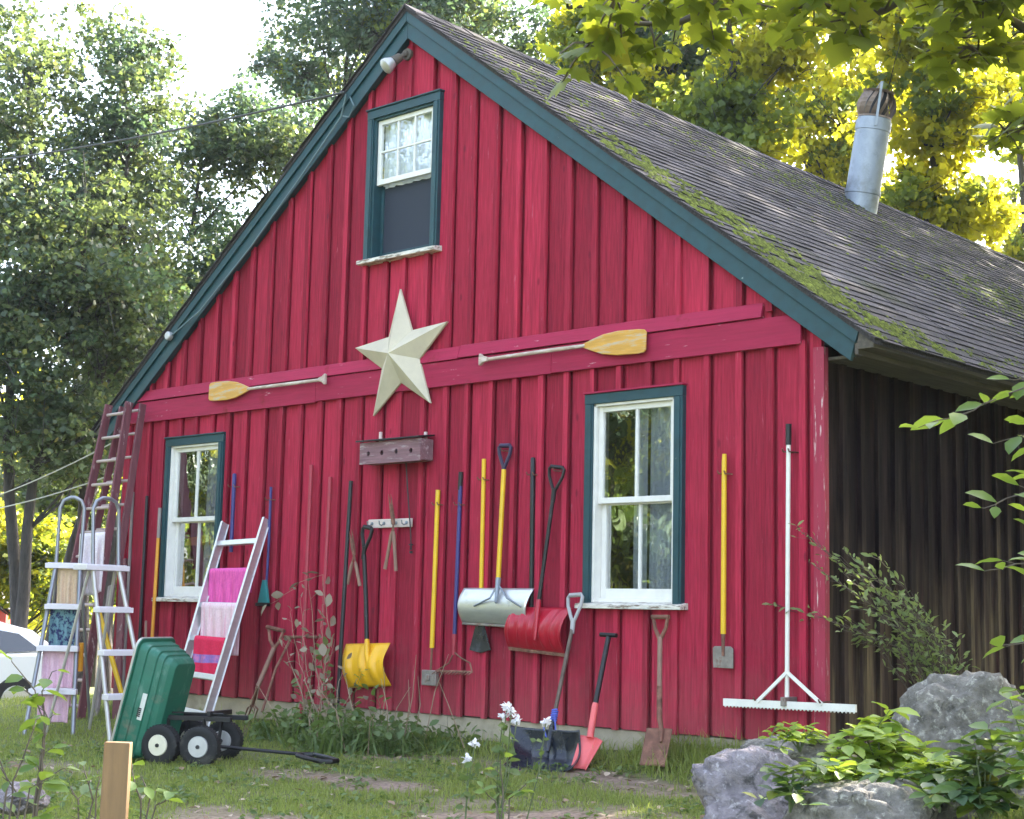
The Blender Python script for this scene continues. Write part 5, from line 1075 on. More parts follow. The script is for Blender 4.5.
tree('maple_tree', 'tall bluish maple rising directly behind the barn peak', gp(330, 34), dp(350, 20, 34), [E(330, 40, 34, 75, 60), E(300, 110, 34, 55, 50), E(430, 20, 34, 90, 60), E(400, -60, 34, 90, 60), E(560, 45, 34, 55, 45, 55), E(345, 150, 34, 50, 40)],
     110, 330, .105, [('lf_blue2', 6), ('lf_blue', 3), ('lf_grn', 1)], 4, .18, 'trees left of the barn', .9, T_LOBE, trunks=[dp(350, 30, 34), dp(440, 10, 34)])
tree('understorey_tree', 'sunlit yellow green young tree low behind the step ladders', gp(20, 31), dp(30, 560, 31), [E(25, 560, 31, 45, 40), E(70, 580, 31, 40, 35), E(-20, 540, 31, 45, 45)], 60, 240, .15, [('lf_yel', 2), ('lf_grn', 3)], 5, .06, None, .6, T_DIA)
tree('understorey_tree', 'dark leafy young tree low behind the maroon ladder', gp(96, 34), dp(100, 500, 34), [E(95, 510, 34, 55, 50), E(50, 490, 34, 50, 40), E(120, 570, 34, 45, 40)], 55, 240, .16, [('lf_blue', 3), ('lf_grn', 2)], 6, .07, None, .7, T_DIA)
YG = [('lf_yel', 6), ('lf_grn', 3)]
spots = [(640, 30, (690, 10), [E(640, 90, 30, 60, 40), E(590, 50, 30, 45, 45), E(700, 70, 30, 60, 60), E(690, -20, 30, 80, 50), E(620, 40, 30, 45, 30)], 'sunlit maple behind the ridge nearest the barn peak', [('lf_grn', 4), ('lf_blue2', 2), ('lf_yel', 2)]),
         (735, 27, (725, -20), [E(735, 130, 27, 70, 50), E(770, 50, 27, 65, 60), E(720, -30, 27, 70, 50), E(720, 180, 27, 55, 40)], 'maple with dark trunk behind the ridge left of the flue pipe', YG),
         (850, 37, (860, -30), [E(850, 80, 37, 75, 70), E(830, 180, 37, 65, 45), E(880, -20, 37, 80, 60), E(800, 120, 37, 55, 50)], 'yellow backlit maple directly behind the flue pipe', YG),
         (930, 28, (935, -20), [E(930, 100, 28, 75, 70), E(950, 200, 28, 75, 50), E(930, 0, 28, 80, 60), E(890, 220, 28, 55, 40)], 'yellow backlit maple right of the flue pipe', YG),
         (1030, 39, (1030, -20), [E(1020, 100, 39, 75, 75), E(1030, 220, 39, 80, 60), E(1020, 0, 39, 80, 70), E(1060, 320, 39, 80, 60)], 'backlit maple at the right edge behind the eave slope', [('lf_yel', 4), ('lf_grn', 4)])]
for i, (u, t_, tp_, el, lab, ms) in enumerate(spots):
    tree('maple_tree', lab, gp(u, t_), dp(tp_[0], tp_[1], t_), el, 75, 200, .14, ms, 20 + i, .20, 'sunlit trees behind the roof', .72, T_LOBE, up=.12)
# wider woods: unseen trees added for shade, and the trees across the lawn that the windows mirror
def wood(x, y, h, rw, n, nl, ls, ms, seed, lab, grp):
    b_ = Vector((x, y, gz(x, y))); c = Vector((x, y, b_.z + h * .62))
    return tree('forest_tree', lab, b_, b_ + UP * (h * .9), [(tuple(c), (rw, rw, h * .38)), (tuple(c + UP * h * .15), (rw * .75, rw * .75, h * .28)), (tuple(c - UP * h * .22), (rw * .8, rw * .8, h * .16))], int(n * .85), int(nl * .8), ls, ms, seed, .22, grp, rw * .32, T_DIA)
random.seed(5)
GB = [('lf_grn', 3), ('lf_blue', 2), ('lf_yel', 1)]
for i, (x, y, h, rw) in enumerate(((3, 11, 16, 3.8), (8.5, 8, 9, 3), (2, 19.5, 19, 4.5), (9, 17, 12, 4), (12, 3, 14, 4), (14, 11, 17, 5), (6.5, 25, 20, 5), (13, 20, 19, 5), (-2.5, 17.5, 19, 3.4), (.5, 15.5, 18, 3.6), (6.3, 1.2, 5.5, 2.4), (6.0, 5.0, 6.5, 2.6), (8.6, -1.8, 4.5, 2.2))):
    wood(x, y, h, rw, 75, 85, .34, GB, 40 + i, 'leafy tree in the woods behind and right of the barn', 'woods behind and right of the barn')
for i, (x, y, h, rw) in enumerate(((-13, -15, 13, 4.0), (-19, -12, 15, 4.4), (-8.5, -19.5, 14, 4.2), (-24, -20, 18, 5), (-15, -25, 18, 5), (-5, -27, 17, 5), (-27, -8, 16, 4.5), (-20, 1.5, 13, 3.0))[:7] + ((-9, -9, 5.5, 2.4), (-13, -10, 6, 2.6), (-6, -12, 5, 2.2), (-17, -7.5, 6, 2.6), (-11, -12.5, 6.5, 2.6))):
    wood(x, y, h, rw, 75, 90, .32, GB, 60 + i, 'leafy tree across the lawn in front of the barn', 'trees across the lawn')
# far-off wood closing the horizon
rng = np.random.default_rng(77); P = []
for i in range(330):
    an = rad(rng.uniform(-62, 50)); R_ = rng.uniform(52, 78); c = np.array([CAM.x - 2 + R_ * math.sin(an), CAM.y + R_ * math.cos(an), rng.uniform(0.5, 8.5) + 2.5 * math.sin(an * 9)])
    P.append(c + norm(rng.normal(size=(150, 3))) * (rng.uniform(.2, 1, (150, 1)) ** .5) * np.array([2.6, 2.6, 2.0]))
P = np.concatenate(P); P = P[P[:, 2] > -.6]
V, Fc = leaves(P, T_DIA, .62, up=.4, rng=rng); o = tri_mesh('far_wood', V, Fc, 'lf_yel', None); tag(o, 'far off green woodland closing the view behind the yard', 'woodland', None, 'stuff')

# overhanging maple: trunk stands right of the frame, boughs reach in above the roof
rng = np.random.default_rng(5); rs = random.Random(5)
mb_ = Vector((8.6, -3.2, 0)); mb_.z = gz(mb_.x, mb_.y)
mt = thing('maple_tree', 'maple whose large leaved boughs hang into the top right of the view', 'tree', mb_)
fork = Vector((8.3, -3.4, 3.4)); k = MB(); k.tube([mb_ - UP * .4, mb_ + UP * 1.2, fork, Vector((8.5, -3.0, 6.0)), Vector((8.8, -2.6, 9.0))], [.24, .19, .16, .12, .05], 12); k.build('trunk', 'bark', mt, smooth=2)
boughs = [((1060, -60, 6.2), (760, -20, 5.6), (590, 42, 5.2)), ((1080, -80, 6.5), (820, -55, 6.0), (568, 8, 5.6)), ((1080, -30, 6.2), (930, -5, 5.8), (790, 12, 5.5)), ((1100, -60, 6.8), (960, -45, 6.6), (650, -20, 6.2)),
          ((1120, 20, 6.6), (1010, 30, 6.3), (945, 50, 6.1)), ((1120, 0, 7.2), (1000, -10, 7.0), (870, -10, 6.8)), ((1080, -60, 5.8), (960, -70, 5.6), (860, -55, 5.4)), ((1130, 60, 7.6), (1060, 100, 7.5), (1005, 130, 7.4)), ((1000, -90, 5.4), (760, -70, 5.2), (615, 0, 5.0))]
bm_ = MB(); P = []; D = []
for bg_ in boughs:
    pts = [fork + UP * rs.uniform(-.2, 1.4)] + [dp(*q) for q in bg_]
    # smooth
    sm = []
    for i in range(len(pts) - 1):
        for q in range(6): sm.append(pts[i].lerp(pts[i + 1], q / 6) + Vector((0, 0, .05 * math.sin(q + i))))
    sm.append(pts[-1]); nn = len(sm); bm_.tube(sm, [.05 * (1 - i / nn) ** 1.3 + .0045 for i in range(nn)], 6)
    for i in range(6, nn):
        for q in range(4):
            s_ = sm[i]; dr = (sm[min(i + 1, nn - 1)] - sm[i - 1]).normalized(); e = s_ + dr * rs.uniform(.02, .12) + Vector((rs.uniform(-.2, .2), rs.uniform(-.2, .2), rs.uniform(-.12, .10)))
            bm_.tube([s_, s_.lerp(e, .5) + UP * .02, e], [.006, .004, .0025], 4)
            for z in range(3): P.append(tuple(s_.lerp(e, rs.uniform(.45, 1.05)))); D.append(tuple((e - s_).normalized()))
for i in range(9):      # rest of the crown, above and right of the view
    c = Vector((9.3 + rs.uniform(-1.4, 2.6), -4.0 + rs.uniform(-2.0, 1.6), rs.uniform(5.2, 9.5))); bm_.tube([fork + UP * rs.uniform(0, 3), fork.lerp(c, .6) + UP * .2, c], [.04, .025, .006], 5)
    for q in range(70): v = rng.normal(size=3) * .42; P.append(tuple(c + Vector(v))); D.append(tuple(v))
bm_.build('boughs', 'twig', mt, smooth=2)
V, Fc = leaves(np.array(P), T_MAPLE, .092, up=.75, dirs=norm(np.array(D)), dirw=.45, rng=rng, jit=.4, flop=.9); tri_mesh('foliage', V, Fc, 'lf_maple', mt)

# sapling reaching in from the right edge
def sprays(name, label, cat, base, sprs, lsize, lm, stem='twig', tmpl=T_OVAL, seed=1, step=.05, r0=.008, up=1.0, group=None, twig=.10, nper=2):
    rng = np.random.default_rng(seed); rs = random.Random(seed); base = Vector(base); r = thing(name, label, cat, base, group); k = MB(); P = []; D = []
    for pts in sprs:
        pts = [Vector(p) for p in pts]; sm = []
        for i in range(len(pts) - 1):
            L_ = (pts[i + 1] - pts[i]).length; n = max(2, int(L_ / step))
            for q in range(n): sm.append(pts[i].lerp(pts[i + 1], q / n) + Vector([rs.uniform(-1, 1) * step * .12 for _ in range(3)]))
        sm.append(pts[-1]); nn = len(sm); k.tube(sm, [r0 * (1 - .75 * i / nn) for i in range(nn)], 5)
        st_ = int(nn * .35) if len(pts) > 2 else 2
        for i in range(st_, nn):
            dr = (sm[min(i + 1, nn - 1)] - sm[i - 1]).normalized(); sdn = dr.cross(UP); sdn = sdn.normalized() if sdn.length > .01 else XP
            for q in range(nper):
                s = 1 if (i + q) % 2 else -1; e = sm[i] + (sdn * s * .8 + dr * .6 + UP * rs.uniform(-.3, .4)).normalized() * (twig * rs.uniform(.2, 1))
                if twig > .03: k.tube([sm[i], e], [r0 * .3, r0 * .2], 4)
                P.append(tuple(e)); D.append(tuple((e - sm[i]).normalized() + dr * .3))
    k.build('stem', stem, r, smooth=2); V, Fc = leaves(np.array(P), tmpl, lsize, up=up, dirs=norm(np.array(D)), dirw=.75, rng=rng, flop=.2); tri_mesh('foliage', V, Fc, lm, r); return r
sb = Vector(dp(1075, 760, 6.4)); sb.z = gz(sb.x, sb.y)
sprays('sapling', 'leafy sapling reaching in from the right edge in front of the dark side wall', 'sapling', sb,
       [(sb, dp(1070, 560, 6.3), dp(1030, 385, 6.2), dp(985, 405, 6.1), dp(925, 425, 6.0)), (sb, dp(1065, 600, 6.3), dp(1030, 490, 6.2), dp(985, 508, 6.1)), (sb, dp(1065, 640, 6.3), dp(1040, 560, 6.2), dp(990, 570, 6.1)),
        (sb, dp(1065, 690, 6.3), dp(1040, 640, 6.2), dp(1000, 645, 6.1)), (sb, dp(1085, 500, 6.4), dp(1060, 370, 6.3), dp(1015, 380, 6.25)), (sb, dp(1075, 560, 6.4), dp(1040, 430, 6.3), dp(1005, 440, 6.3))], .105, 'lf_hazel', seed=3, step=.055, twig=.06, nper=1)
# fine-leaved shrub against the side wall
rs = random.Random(9); b0 = side_b = Vector((.62, .75, .25)); spr = []
for u, v in ((800, 530), (775, 605), (830, 550), (850, 580), (880, 560), (905, 600), (920, 640), (835, 615), (870, 610), (900, 650), (945, 650), (860, 640), (840, 585), (815, 615), (890, 590), (870, 570), (915, 620), (930, 660), (850, 555), (820, 570)):
    t_ = 10.5 + rs.uniform(-.35, .35); e = dp(u, v, t_); m_ = Vector(b0).lerp(e, .5) + Vector((.1, -.05, .25)); spr.append((b0 + Vector((rs.uniform(-.1, .1), rs.uniform(-.1, .1), 0)), m_, e))
sprays('shrub', 'fine leaved shrub against the dark side wall at the barn corner', 'shrub', b0, spr, .056, 'lf_shrub', seed=4, step=.045, r0=.006, twig=.15, nper=2, up=.4, tmpl=T_LANCE)
# ------------------------------------------------------------------ rocks
def rock(name, label, c, size, seed, m='rock', rot=0, sub=5, rough=.22, cuts=9):
    rs = random.Random(seed); bm = bmesh.new(); bmesh.ops.create_icosphere(bm, subdivisions=sub, radius=1)
    pl_ = []
    for i in range(cuts): n_ = Vector((rs.gauss(0, 1), rs.gauss(0, 1), rs.gauss(0, .8))).normalized(); pl_.append((n_, rs.uniform(.62, .88)))
    o3 = Vector((rs.uniform(0, 50), rs.uniform(0, 50), rs.uniform(0, 50)))
    for v in bm.verts:
        p = v.co.copy()
        for n_, d_ in pl_:
            q = p.dot(n_)
            if q > d_: p -= n_ * ((q - d_) * .92)
        f = 1 - .10 * (1 - abs(mnoise.noise(p * 2.1 + o3))) ** 6 - .05 * (1 - abs(mnoise.noise(p * 5.3 - o3))) ** 6 + rough * mnoise.noise(p * 1.3 + o3) + rough * .5 * mnoise.noise(p * 3.2 + o3) + rough * .28 * mnoise.noise(p * 8 + o3) + rough * .14 * mnoise.noise(p * 19 + o3)
        v.co = p * f
    R_ = Matrix.Rotation(rot, 3, 'Z')
    for v in bm.verts: v.co = R_ @ Vector((v.co.x * size[0], v.co.y * size[1], v.co.z * size[2]))
    me = bpy.data.meshes.new(name); bm.to_mesh(me); bm.free(); o = finish(me, name, m, None, 2); o.location = c
    return tag(o, label, 'rock')
cam_yaw = math.atan2(rt.y, rt.x)
rock('boulder', 'tall rounded grey lichen boulder in front of the dark side wall', dp(965, 742, 8.6), (.43, .34, .42), 3, 'rock', cam_yaw, rough=.16, cuts=7)
rock('ledge_rock', 'flat mossy ledge rock below the white landscape rake', dp(800, 752, 9.2), (.36, .30, .105), 7, 'rock', cam_yaw)
rock('boulder', 'violet grey angular boulder at the bottom edge right of centre', dp(768, 815, 7.0), (.42, .36, .285), 12, 'rock2', cam_yaw, cuts=11)
rock('boulder', 'rounded lichen spotted boulder at the bottom edge under the vines', dp(868, 832, 6.6), (.36, .32, .235), 16, 'rock', cam_yaw)
rock('boulder', 'dark low stone between the vines at the bottom right corner', dp(985, 815, 7.0), (.36, .30, .20), 21, 'rock', cam_yaw)
rock('boulder', 'low grey stone half buried in the grass at the far left bottom', dp(10, 800, 7.0), (.16, .20, .085), 25, 'rock2', cam_yaw)

# ------------------------------------------------------------------ grass, weeds, vines, flowers, litter
def blades(P, h, wd, rng, lean=.5, bend=.5):
    n = len(P); an = rng.uniform(0, 2 * np.pi, n); dx, dy = np.cos(an), np.sin(an); ln = np.abs(rng.normal(0, lean, n)); la = rng.uniform(0, 2 * np.pi, n)
    lx, ly = np.cos(la) * ln, np.sin(la) * ln; w_ = wd * rng.uniform(.7, 1.3, n)
    z1 = h * .55
    V = np.zeros((n, 5, 3))
    V[:, 0] = P - np.stack([dx * w_, dy * w_, 0 * w_], 1); V[:, 1] = P + np.stack([dx * w_, dy * w_, 0 * w_], 1)
    m_ = P + np.stack([lx * z1 * .7, ly * z1 * .7, z1], 1)
    V[:, 2] = m_ + np.stack([dx * w_ * .8, dy * w_ * .8, 0 * w_], 1); V[:, 3] = m_ - np.stack([dx * w_ * .8, dy * w_ * .8, 0 * w_], 1)
    V[:, 4] = P + np.stack([lx * h * (1 + bend), ly * h * (1 + bend), h * np.maximum(.25, 1 - bend * ln * .8)], 1)
    Fc = np.array([(0, 1, 2), (0, 2, 3), (3, 2, 4)])[None] + (np.arange(n) * 5)[:, None, None]
    return V.reshape(-1, 3), Fc.reshape(-1, 3)
rng = np.random.default_rng(21); P = []; H = []
camxy = np.array([CAM.x, CAM.y]); r2 = np.array([CR.x, CR.y]) / math.hypot(CR.x, CR.y); f2 = np.array([CF.x, CF.y]) / math.hypot(CF.x, CF.y)
cand = 330000
dd = 6.2 + (rng.uniform(0, 1, cand) ** 1.5) * 16; lat_ = rng.uniform(-.40, .40, cand) * dd
xy = camxy + dd[:, None] * f2 + lat_[:, None] * r2
for (x, y) in xy:
    if x > -W - .05 and y > -.02: continue
    if y > 6: continue
    so = soil_amount(x, y)
    if so > .15 and random.random() < so * 1.2 + .1: continue
    n_ = mnoise.noise((x * 1.1, y * 1.1, 9)); h = .035 + .022 * n_ + .012 * random.random()
    wall_ = math.exp(-((y + .25) / .28) ** 2) * (1 if x > -W else 0)
    right = math.exp(-((x + .75) / .9) ** 2)
    if random.random() < wall_ * .55: h += random.uniform(.02, .10) + .12 * right * random.random()
    if random.random() < .07: h += random.uniform(.02, .07)
    P.append((x, y, gz(x, y) - .004)); H.append(max(.018, h))
P = np.array(P); H = np.array(H)
V, Fc = blades(P, H, .0032, rng, .55, .5); o = tri_mesh('lawn_grass', V, Fc, 'lf_grass', None); tag(o, 'short green lawn grass in front of the barn', 'grass', None, 'stuff')
# fallen leaves
P = []
for i in range(1000):
    t_ = random.uniform(6.6, 14); p = gp(random.uniform(-30, 900), t_)
    if p.y > -.1 and p.x > -W: continue
    if soil_amount(p.x, p.y) < .2 and random.random() < .5: continue
    P.append((p.x, p.y, p.z + .018))
V, Fc = leaves(np.array(P), T_OVAL, .055, up=1.6, rng=rng, jit=.5); o = tri_mesh('leaf_litter', V, Fc, 'lf_litter', None); tag(o, 'dry fallen leaves scattered over lawn and bare soil', 'leaf litter', None, 'stuff')

def weed(name, label, c, n, h, wd, spread, lm, group=None, seed=1, lean=.6, cat='weed', stems=0, sm='drystem', sh=.6):
    rng = np.random.default_rng(seed); rs = random.Random(seed); c = Vector(c); r = thing(name, label, cat, c, group)
    a = rng.normal(size=(n, 2)) * np.array(spread); P = np.array([(c.x + q[0], min(c.y + q[1], -.06) if c.x > -W else c.y + q[1], 0) for q in a]); P[:, 2] = [gz(q[0], q[1]) - .01 for q in P]
    LP = P.copy(); LP[:, 2] += h * rng.uniform(.15, .95, n); lv = leaves(LP, T_OVAL, wd * 6.5, up=.7, rng=rng) if name == 'weed_clump' else None
    V, Fc = blades(P, h * rng.uniform(.45, 1.1, n), wd, rng, lean, .7)
    if lv: V, Fc = joinl([(V, Fc), lv])
    tri_mesh('foliage', V, Fc, lm, r)
    if stems:
        for i in range(stems):
            k = MB(); b_ = Vector((c.x + rs.gauss(0, spread[0]), min(c.y + rs.gauss(0, spread[1]), -.08), c.z - .02)); e = b_ + Vector((rs.uniform(-.35, .35), rs.uniform(-.25, .05), sh * rs.uniform(.5, 1.1)))
            e.y = min(e.y, -.06); k.tube([b_, b_.lerp(e, .5) + Vector((rs.uniform(-.06, .06), 0, .08)), e], [.005, .004, .002], 5); k.build('stem', sm, r)
    return r
for i, (u, v, n, h, sx3, lab) in enumerate(((300, 742, 240, .30, .20, 'leafy weed clump beside the old garden fork'), (335, 752, 300, .34, .22, 'broad leafy weed clump under the dry weed stalks'), (372, 752, 280, .30, .22, 'leafy weed clump under the yellow snow shovel blade'), (408, 748, 160, .22, .2, 'low weed clump right of the yellow snow shovel'), (452, 750, 90, .18, .22, 'sparse weeds under the bow rake'), (270, 738, 120, .24, .16, 'weed clump around the teal dustpan'))):
    p = ground_hit(u, v); p.y = min(p.y, -.3); weed('weed_clump', lab, p, int(n * .55), h, .011, (sx3, .16), 'lf_weed', 'weed clumps along the barn foundation', 30 + i, .75, stems=4 if i < 4 else 2, sh=.75)
for i, (u, v, n, h, lab) in enumerate(((668, 758, 260, .22, 'long grass tuft right of the rusty shovel blade'), (712, 762, 300, .24, 'long grass tuft under the yellow spade'), (748, 790, 110, .20, 'thin pale grass tuft left of the violet grey boulder'), (620, 768, 130, .14, 'short grass tuft between the faded red and rusty shovels'))):
    p = ground_hit(u, v); weed('grass_tuft', lab, p, n, h, .0045, (.20, .12), 'lf_grass', 'grass tufts along the foundation', 50 + i, .6, 'grass')
# dry tall weed with papery leaves
rs = random.Random(4); b0 = ground_hit(325, 745); b0.y = min(b0.y, -.4); spr = []
for u, v in ((300, 598), (322, 605), (282, 640), (335, 640), (310, 650), (345, 660), (290, 612), (330, 700), (318, 690), (352, 690), (308, 578), (360, 700), (338, 720), (300, 700)):
    e = wp(u, v, .38 + rs.uniform(-.2, .15)); m_ = b0.lerp(e, .55) + Vector((rs.uniform(-.1, .1), 0, .05)); spr.append((b0 + Vector((rs.uniform(-.1, .1), rs.uniform(-.06, .06), 0)), m_, e))
sprays('dry_weed', 'tall dry weed with papery leaves before the red handles', 'weed', b0, spr, .07, 'lf_dry', stem='drystem', seed=8, step=.10, r0=.005, up=.3, twig=.05, nper=1)
for u, v, lab in ((276, 590, 'pale drooping dry stalk above the garden fork grip'),):
    a = b0 + Vector((-.15, 0, 0)); P = [wp(322, 575, .35), wp(300, 583, .38), wp(285, 595, .4), wp(270, 604, .4)]; sprays('dry_stalk', lab, 'weed', a, [(a, wp(330, 640, .38), P[0], P[1], P[2], P[3])], .12, 'lf_dry', 'drystem', seed=3, step=.09, r0=.005, up=.2, twig=.03, nper=1)
sprays('green_weed', 'green stemmed leafy weed mixed with the dry stalks by the yellow shovel blade', 'weed', ground_hit(340, 752), [(ground_hit(335, 752), wp(330, 690, .45), wp(322, 650, .42)), (ground_hit(350, 752), wp(352, 700, .45), wp(362, 672, .42)), (ground_hit(318, 750), wp(312, 710, .45), wp(300, 680, .42)), (ground_hit(375, 755), wp(380, 715, .5), wp(378, 690, .48))], .075, 'lf_weed', 'stemg', seed=6, step=.06, r0=.005, twig=.05, nper=2, up=.5)
# white flowers
def flower(name, label, base, heads, seed, lsz=.05, hs=.019, fol=True):
    rs = random.Random(seed); rng = np.random.default_rng(seed); base = Vector(base); r = thing(name, label, 'flower', base, 'white garden flowers')
    for h in heads:
        h = Vector(h); k = MB(); k.tube([base, base.lerp(h, .5) + Vector((rs.uniform(-.03, .03), 0, .02)), h], [.005, .004, .003], 5); k.build('stem', 'stemg', r)
        n = 34; P = np.array(h) + norm(rng.normal(size=(n, 3))) * hs * rng.uniform(.3, 1, (n, 1)); V, Fc = leaves(P, T_OVAL, .026, up=.4, rng=rng); tri_mesh('bloom', V, Fc, 'petal', r)
    if fol:
        P = []
        for h in heads:
            for q in range(16): P.append(tuple(base.lerp(Vector(h), rs.uniform(.05, .85)) + Vector((rs.uniform(-.03, .03), rs.uniform(-.03, .03), 0))))
        V, Fc = leaves(np.array(P), T_OVAL, lsz, up=.5, rng=rng); tri_mesh('foliage', V, Fc, 'lf_weed', r)
flower('white_flower', 'tall white flowers standing left of the black snow shovel blade', gp(502, 8.6), [dp(503, 716, 8.6), dp(511, 711, 8.6), dp(517, 719, 8.6), dp(507, 706, 8.6)], 1, .06)
flower('white_flower', 'white flower drooping before the blade of the black snow shovel', gp(530, 8.9), [dp(546, 722, 8.9)], 2, .05)
flower('white_flower', 'low white flowers in the lawn left of the tall white flowers', gp(470, 8.5), [dp(475, 744, 8.5), dp(468, 760, 8.5)], 3, .05)
# front plants
def seedling(lab, base, sprs, seed, ls=.075, nper=1, step=.06): sprays('young_shrub', lab, 'shrub', base, sprs, ls, 'lf_hazel' if seed % 2 else 'lf_weed', 'twig', seed=seed, step=step, r0=.007, twig=.04, nper=nper, group='young shrubs in the front lawn')
b_ = gp(42, 6.0); seedling('young shrub with oval leaves in front of the left step ladder', b_, [(b_, dp(44, 720, 6), dp(34, 690, 6), dp(12, 662, 6)), (b_, dp(44, 735, 6), dp(42, 690, 6), dp(52, 672, 6)), (b_, dp(46, 720, 6), dp(40, 700, 6), dp(24, 690, 6))], 11, .085)
b_ = gp(12, 5.7); seedling('thin twiggy shrub at the bottom left edge', b_, [(b_, dp(14, 780, 5.7), dp(30, 740, 5.7), dp(36, 720, 5.7)), (b_, dp(8, 780, 5.7), dp(-4, 740, 5.7)), (b_, dp(30, 790, 5.7), dp(60, 770, 5.7)), (b_, dp(20, 800, 5.7), dp(2, 770, 5.7))], 12, .05)
b_ = gp(92, 5.6); seedling('small leafy plant left of the pine stake', b_, [(b_, dp(92, 800, 5.6), dp(84, 770, 5.6)), (b_, dp(96, 800, 5.6), dp(100, 778, 5.6)), (b_, dp(80, 800, 5.6), dp(72, 790, 5.6))], 14, .07)
b_ = gp(150, 5.7); seedling('small leafy plant right of the pine stake', b_, [(b_, dp(150, 800, 5.7), dp(142, 778, 5.7)), (b_, dp(156, 805, 5.7), dp(170, 795, 5.7)), (b_, dp(140, 800, 5.7), dp(132, 770, 5.7))], 15, .07)
b_ = gp(505, 7.4); seedling('slim green plant at the bottom edge below the tall white flowers', b_, [(b_, dp(503, 790, 7.4), dp(500, 760, 7.4)), (b_, dp(510, 800, 7.4), dp(525, 785, 7.4)), (b_, dp(496, 800, 7.4), dp(484, 790, 7.4))], 17, .075)
# vines on the rocks: bright compound leaves
def vine(lab, base, tips, seed, ls, lm, n=5, cat='vine', step=.12):
    rng = np.random.default_rng(seed); rs = random.Random(seed); base = Vector(base); r = thing('woodbine_vine', lab, cat, base, 'vines over the boulders'); k = MB(); P = []; D = []
    for tp in tips:
        tp = Vector(tp); m_ = base.lerp(tp, .5) + UP * .10 + Vector((rs.uniform(-.06, .06), rs.uniform(-.06, .06), 0)); k.tube([base, base.lerp(m_, .5) + UP * .03, m_, tp], [.005, .004, .0035, .002], 5)
        for c in (tp, m_.lerp(tp, .5), m_, base.lerp(m_, .6)):
            a0 = rs.uniform(0, 6.28); tilt = rs.uniform(-.1, .35)
            for q in range(n):
                an = a0 + 2 * math.pi * q / n * .8; d_ = Vector((math.cos(an), math.sin(an), tilt)).normalized(); P.append(tuple(c + d_ * .012)); D.append(tuple(d_))
    k.build('stem', 'stemg', r); V, Fc = leaves(np.array(P), T_OVAL, ls, up=1.5, dirs=norm(np.array(D)), dirw=.97, rng=rng, jit=.3); tri_mesh('foliage', V, Fc, lm, r)
def tips(us, t_, rs): return [dp(u, v, t_ + rs.uniform(-.25, .25)) for u, v in us]
rs = random.Random(2)
vine('bright yellow green leafy vine standing up in front of the tall boulder', dp(880, 785, 7.3), tips([(858, 728), (880, 722), (900, 735), (845, 745), (870, 745), (915, 748), (890, 710), (835, 758), (900, 760), (865, 765), (930, 758), (850, 735)], 7.3, rs), 1, .105, 'lf_vine')
vine('green vine with large leaves along the bottom right corner', dp(985, 830, 6.4), tips([(950, 750), (975, 745), (1000, 760), (1015, 735), (940, 775), (965, 775), (1000, 790), (1020, 775), (980, 805), (950, 800), (1015, 805), (930, 795), (990, 730)], 6.5, rs), 2, .10, 'lf_vinedark')
vine('fresh green vine hanging at the right edge beside the tall boulder', dp(1040, 800, 6.2), tips([(1010, 700), (1020, 720), (1005, 770), (1018, 690), (1022, 780), (1000, 735)], 6.2, rs), 3, .09, 'lf_hazel', 3)
vine('small vine creeping over the flat ledge rock', dp(800, 752, 8.85), tips([(770, 738), (790, 735), (815, 738), (838, 745), (780, 748), (828, 752)], 8.8, rs), 4, .065, 'lf_vine', 5)
vine('sparse olive vine over the violet grey boulder', dp(790, 812, 6.6), tips([(768, 775), (790, 770), (812, 780), (760, 800), (785, 795), (805, 805), (820, 765)], 6.5, rs), 5, .075, 'lf_vinedark', 3)
vine('bright low vine spreading between the tall boulder and the lichen boulder', dp(935, 800, 6.9), tips([(900, 775), (925, 765), (950, 768), (970, 770), (915, 790), (945, 790), (965, 785), (935, 775), (985, 765)], 6.9, rs), 8, .085, 'lf_vine', 5)
vine('yellow green vine trailing over the lichen boulder', dp(850, 800, 6.9), tips([(820, 765), (838, 772), (856, 775), (872, 785), (890, 780), (830, 785), (812, 775)], 6.8, rs), 9, .075, 'lf_vine', 5)
vine('shaded green vine between the two boulders at the bottom edge', dp(905, 825, 6.7), tips([(890, 790), (915, 785), (935, 800), (905, 810), (930, 770), (880, 775), (945, 815)], 6.8, rs), 6, .09, 'lf_vinedark', 5)
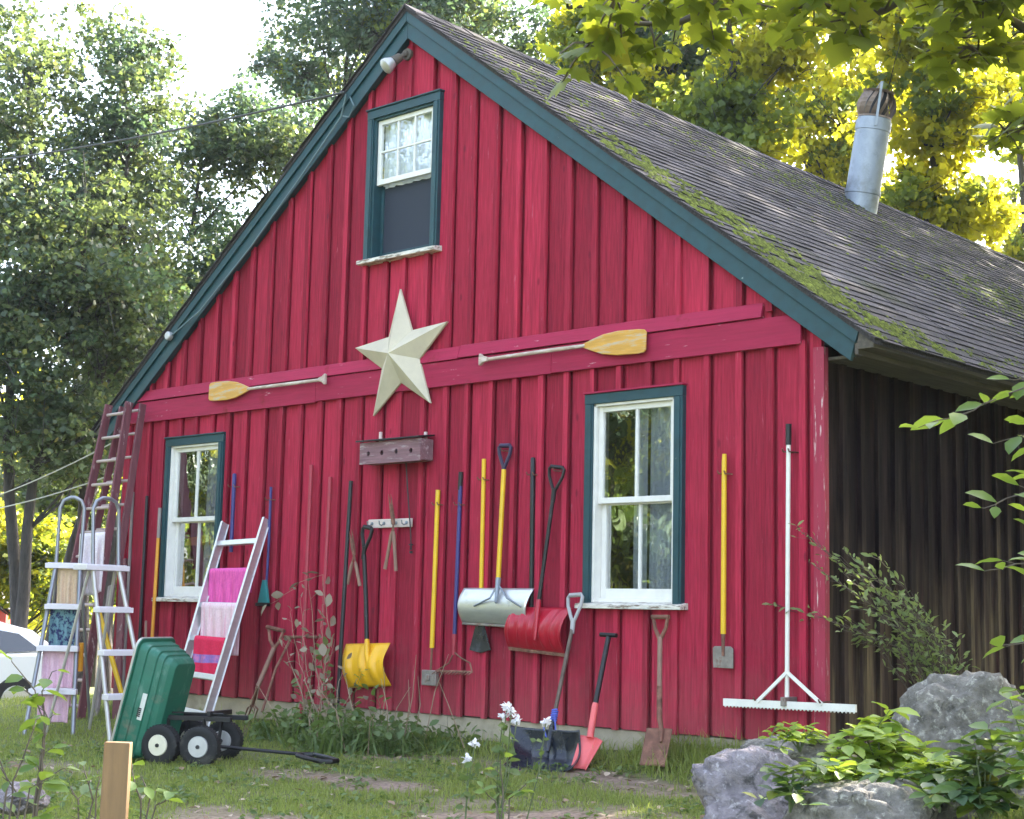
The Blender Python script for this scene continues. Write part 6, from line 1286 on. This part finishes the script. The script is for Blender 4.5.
# low broad-leaved lawn weeds
rng = np.random.default_rng(91); P = []
for i in range(900):
    p = gp(random.uniform(-20, 900), random.uniform(6.6, 13)); n_ = mnoise.noise((p.x * .8, p.y * .8, 33))
    if (p.y > -.15 and p.x > -W) or n_ < -.05: continue
    for q in range(9): a_ = random.uniform(0, 6.28); rr2 = random.uniform(.01, .07); P.append((p.x + rr2 * math.cos(a_), p.y + rr2 * math.sin(a_), p.z + random.uniform(.01, .05)))
V, Fc = leaves(np.array(P), T_OVAL, .042, up=1.0, rng=rng, jit=.4); o = tri_mesh('lawn_weeds', V, Fc, 'lf_weed', None); tag(o, 'low broad leaved weeds mixed through the lawn', 'ground cover', None, 'stuff')
# nails and hooks that carry the hung tools
tools = {o.name: o for o in COL.objects if o.parent is None}
def nails(label_part, pts):
    for o in COL.objects:
        if o.parent is None and label_part in o.get('label', ''):
            for (u, v, off) in pts:
                p = wp(u, v, off); k = MB(); k.tube([Vector((p.x, -.0, p.z + .004)), Vector((p.x, p.y - .03, p.z)), Vector((p.x, p.y - .045, p.z + .02))], .0055, 6); k.build('nail', 'rusty', o)
for lab, pts in (('yellow handled scraper', [(435.5, 505, .06), (440.5, 505, .06)]), ('garden rake with dark blue', [(457.5, 505, .06), (462.5, 505, .06)]), ('yellow pole with grey', [(481, 480, .06), (486.5, 480, .06)]),
                 ('aluminium snow scoop with', [(504.5, 451, .06)]), ('red ribbed plastic', [(556.5, 471, .07)]), ('dark grey pole hanging', [(530, 475, .05), (536, 475, .05)]), ('yellow handled spade', [(721, 474, .06), (727.5, 474, .06)]),
                 ('white landscape rake', [(785.5, 452, .09), (791.5, 452, .09), (757, 700, .12), (822, 702.5, .12)]), ('dark blue handle hanging', [(231.5, 487, .05), (237, 487, .05)]), ('long handled brush', [(268.5, 500, .06), (273, 500, .06)])):
    nails(lab, pts)

# added volume imitates lens glare: far trees lift towards pale blue
hz = MB(); hz.bb(-95, 95, -60, 95, -4, 26); ho = hz.build('haze', 'glass', None, smooth=0); ho.data.materials.clear()
hm = bpy.data.materials.new('haze_air'); hm.use_nodes = True; hm.node_tree.nodes.clear()
oo = hm.node_tree.nodes.new('ShaderNodeOutputMaterial'); vv = hm.node_tree.nodes.new('ShaderNodeVolumePrincipled')
vv.inputs['Density'].default_value = .00035; vv.inputs['Color'].default_value = (.78, .88, 1, 1); hm.node_tree.links.new(vv.outputs[0], oo.inputs['Volume'])
ho.data.materials.append(hm); tag(ho, 'thin pale air over the yard that lightens the far trees', 'haze', None, 'stuff')
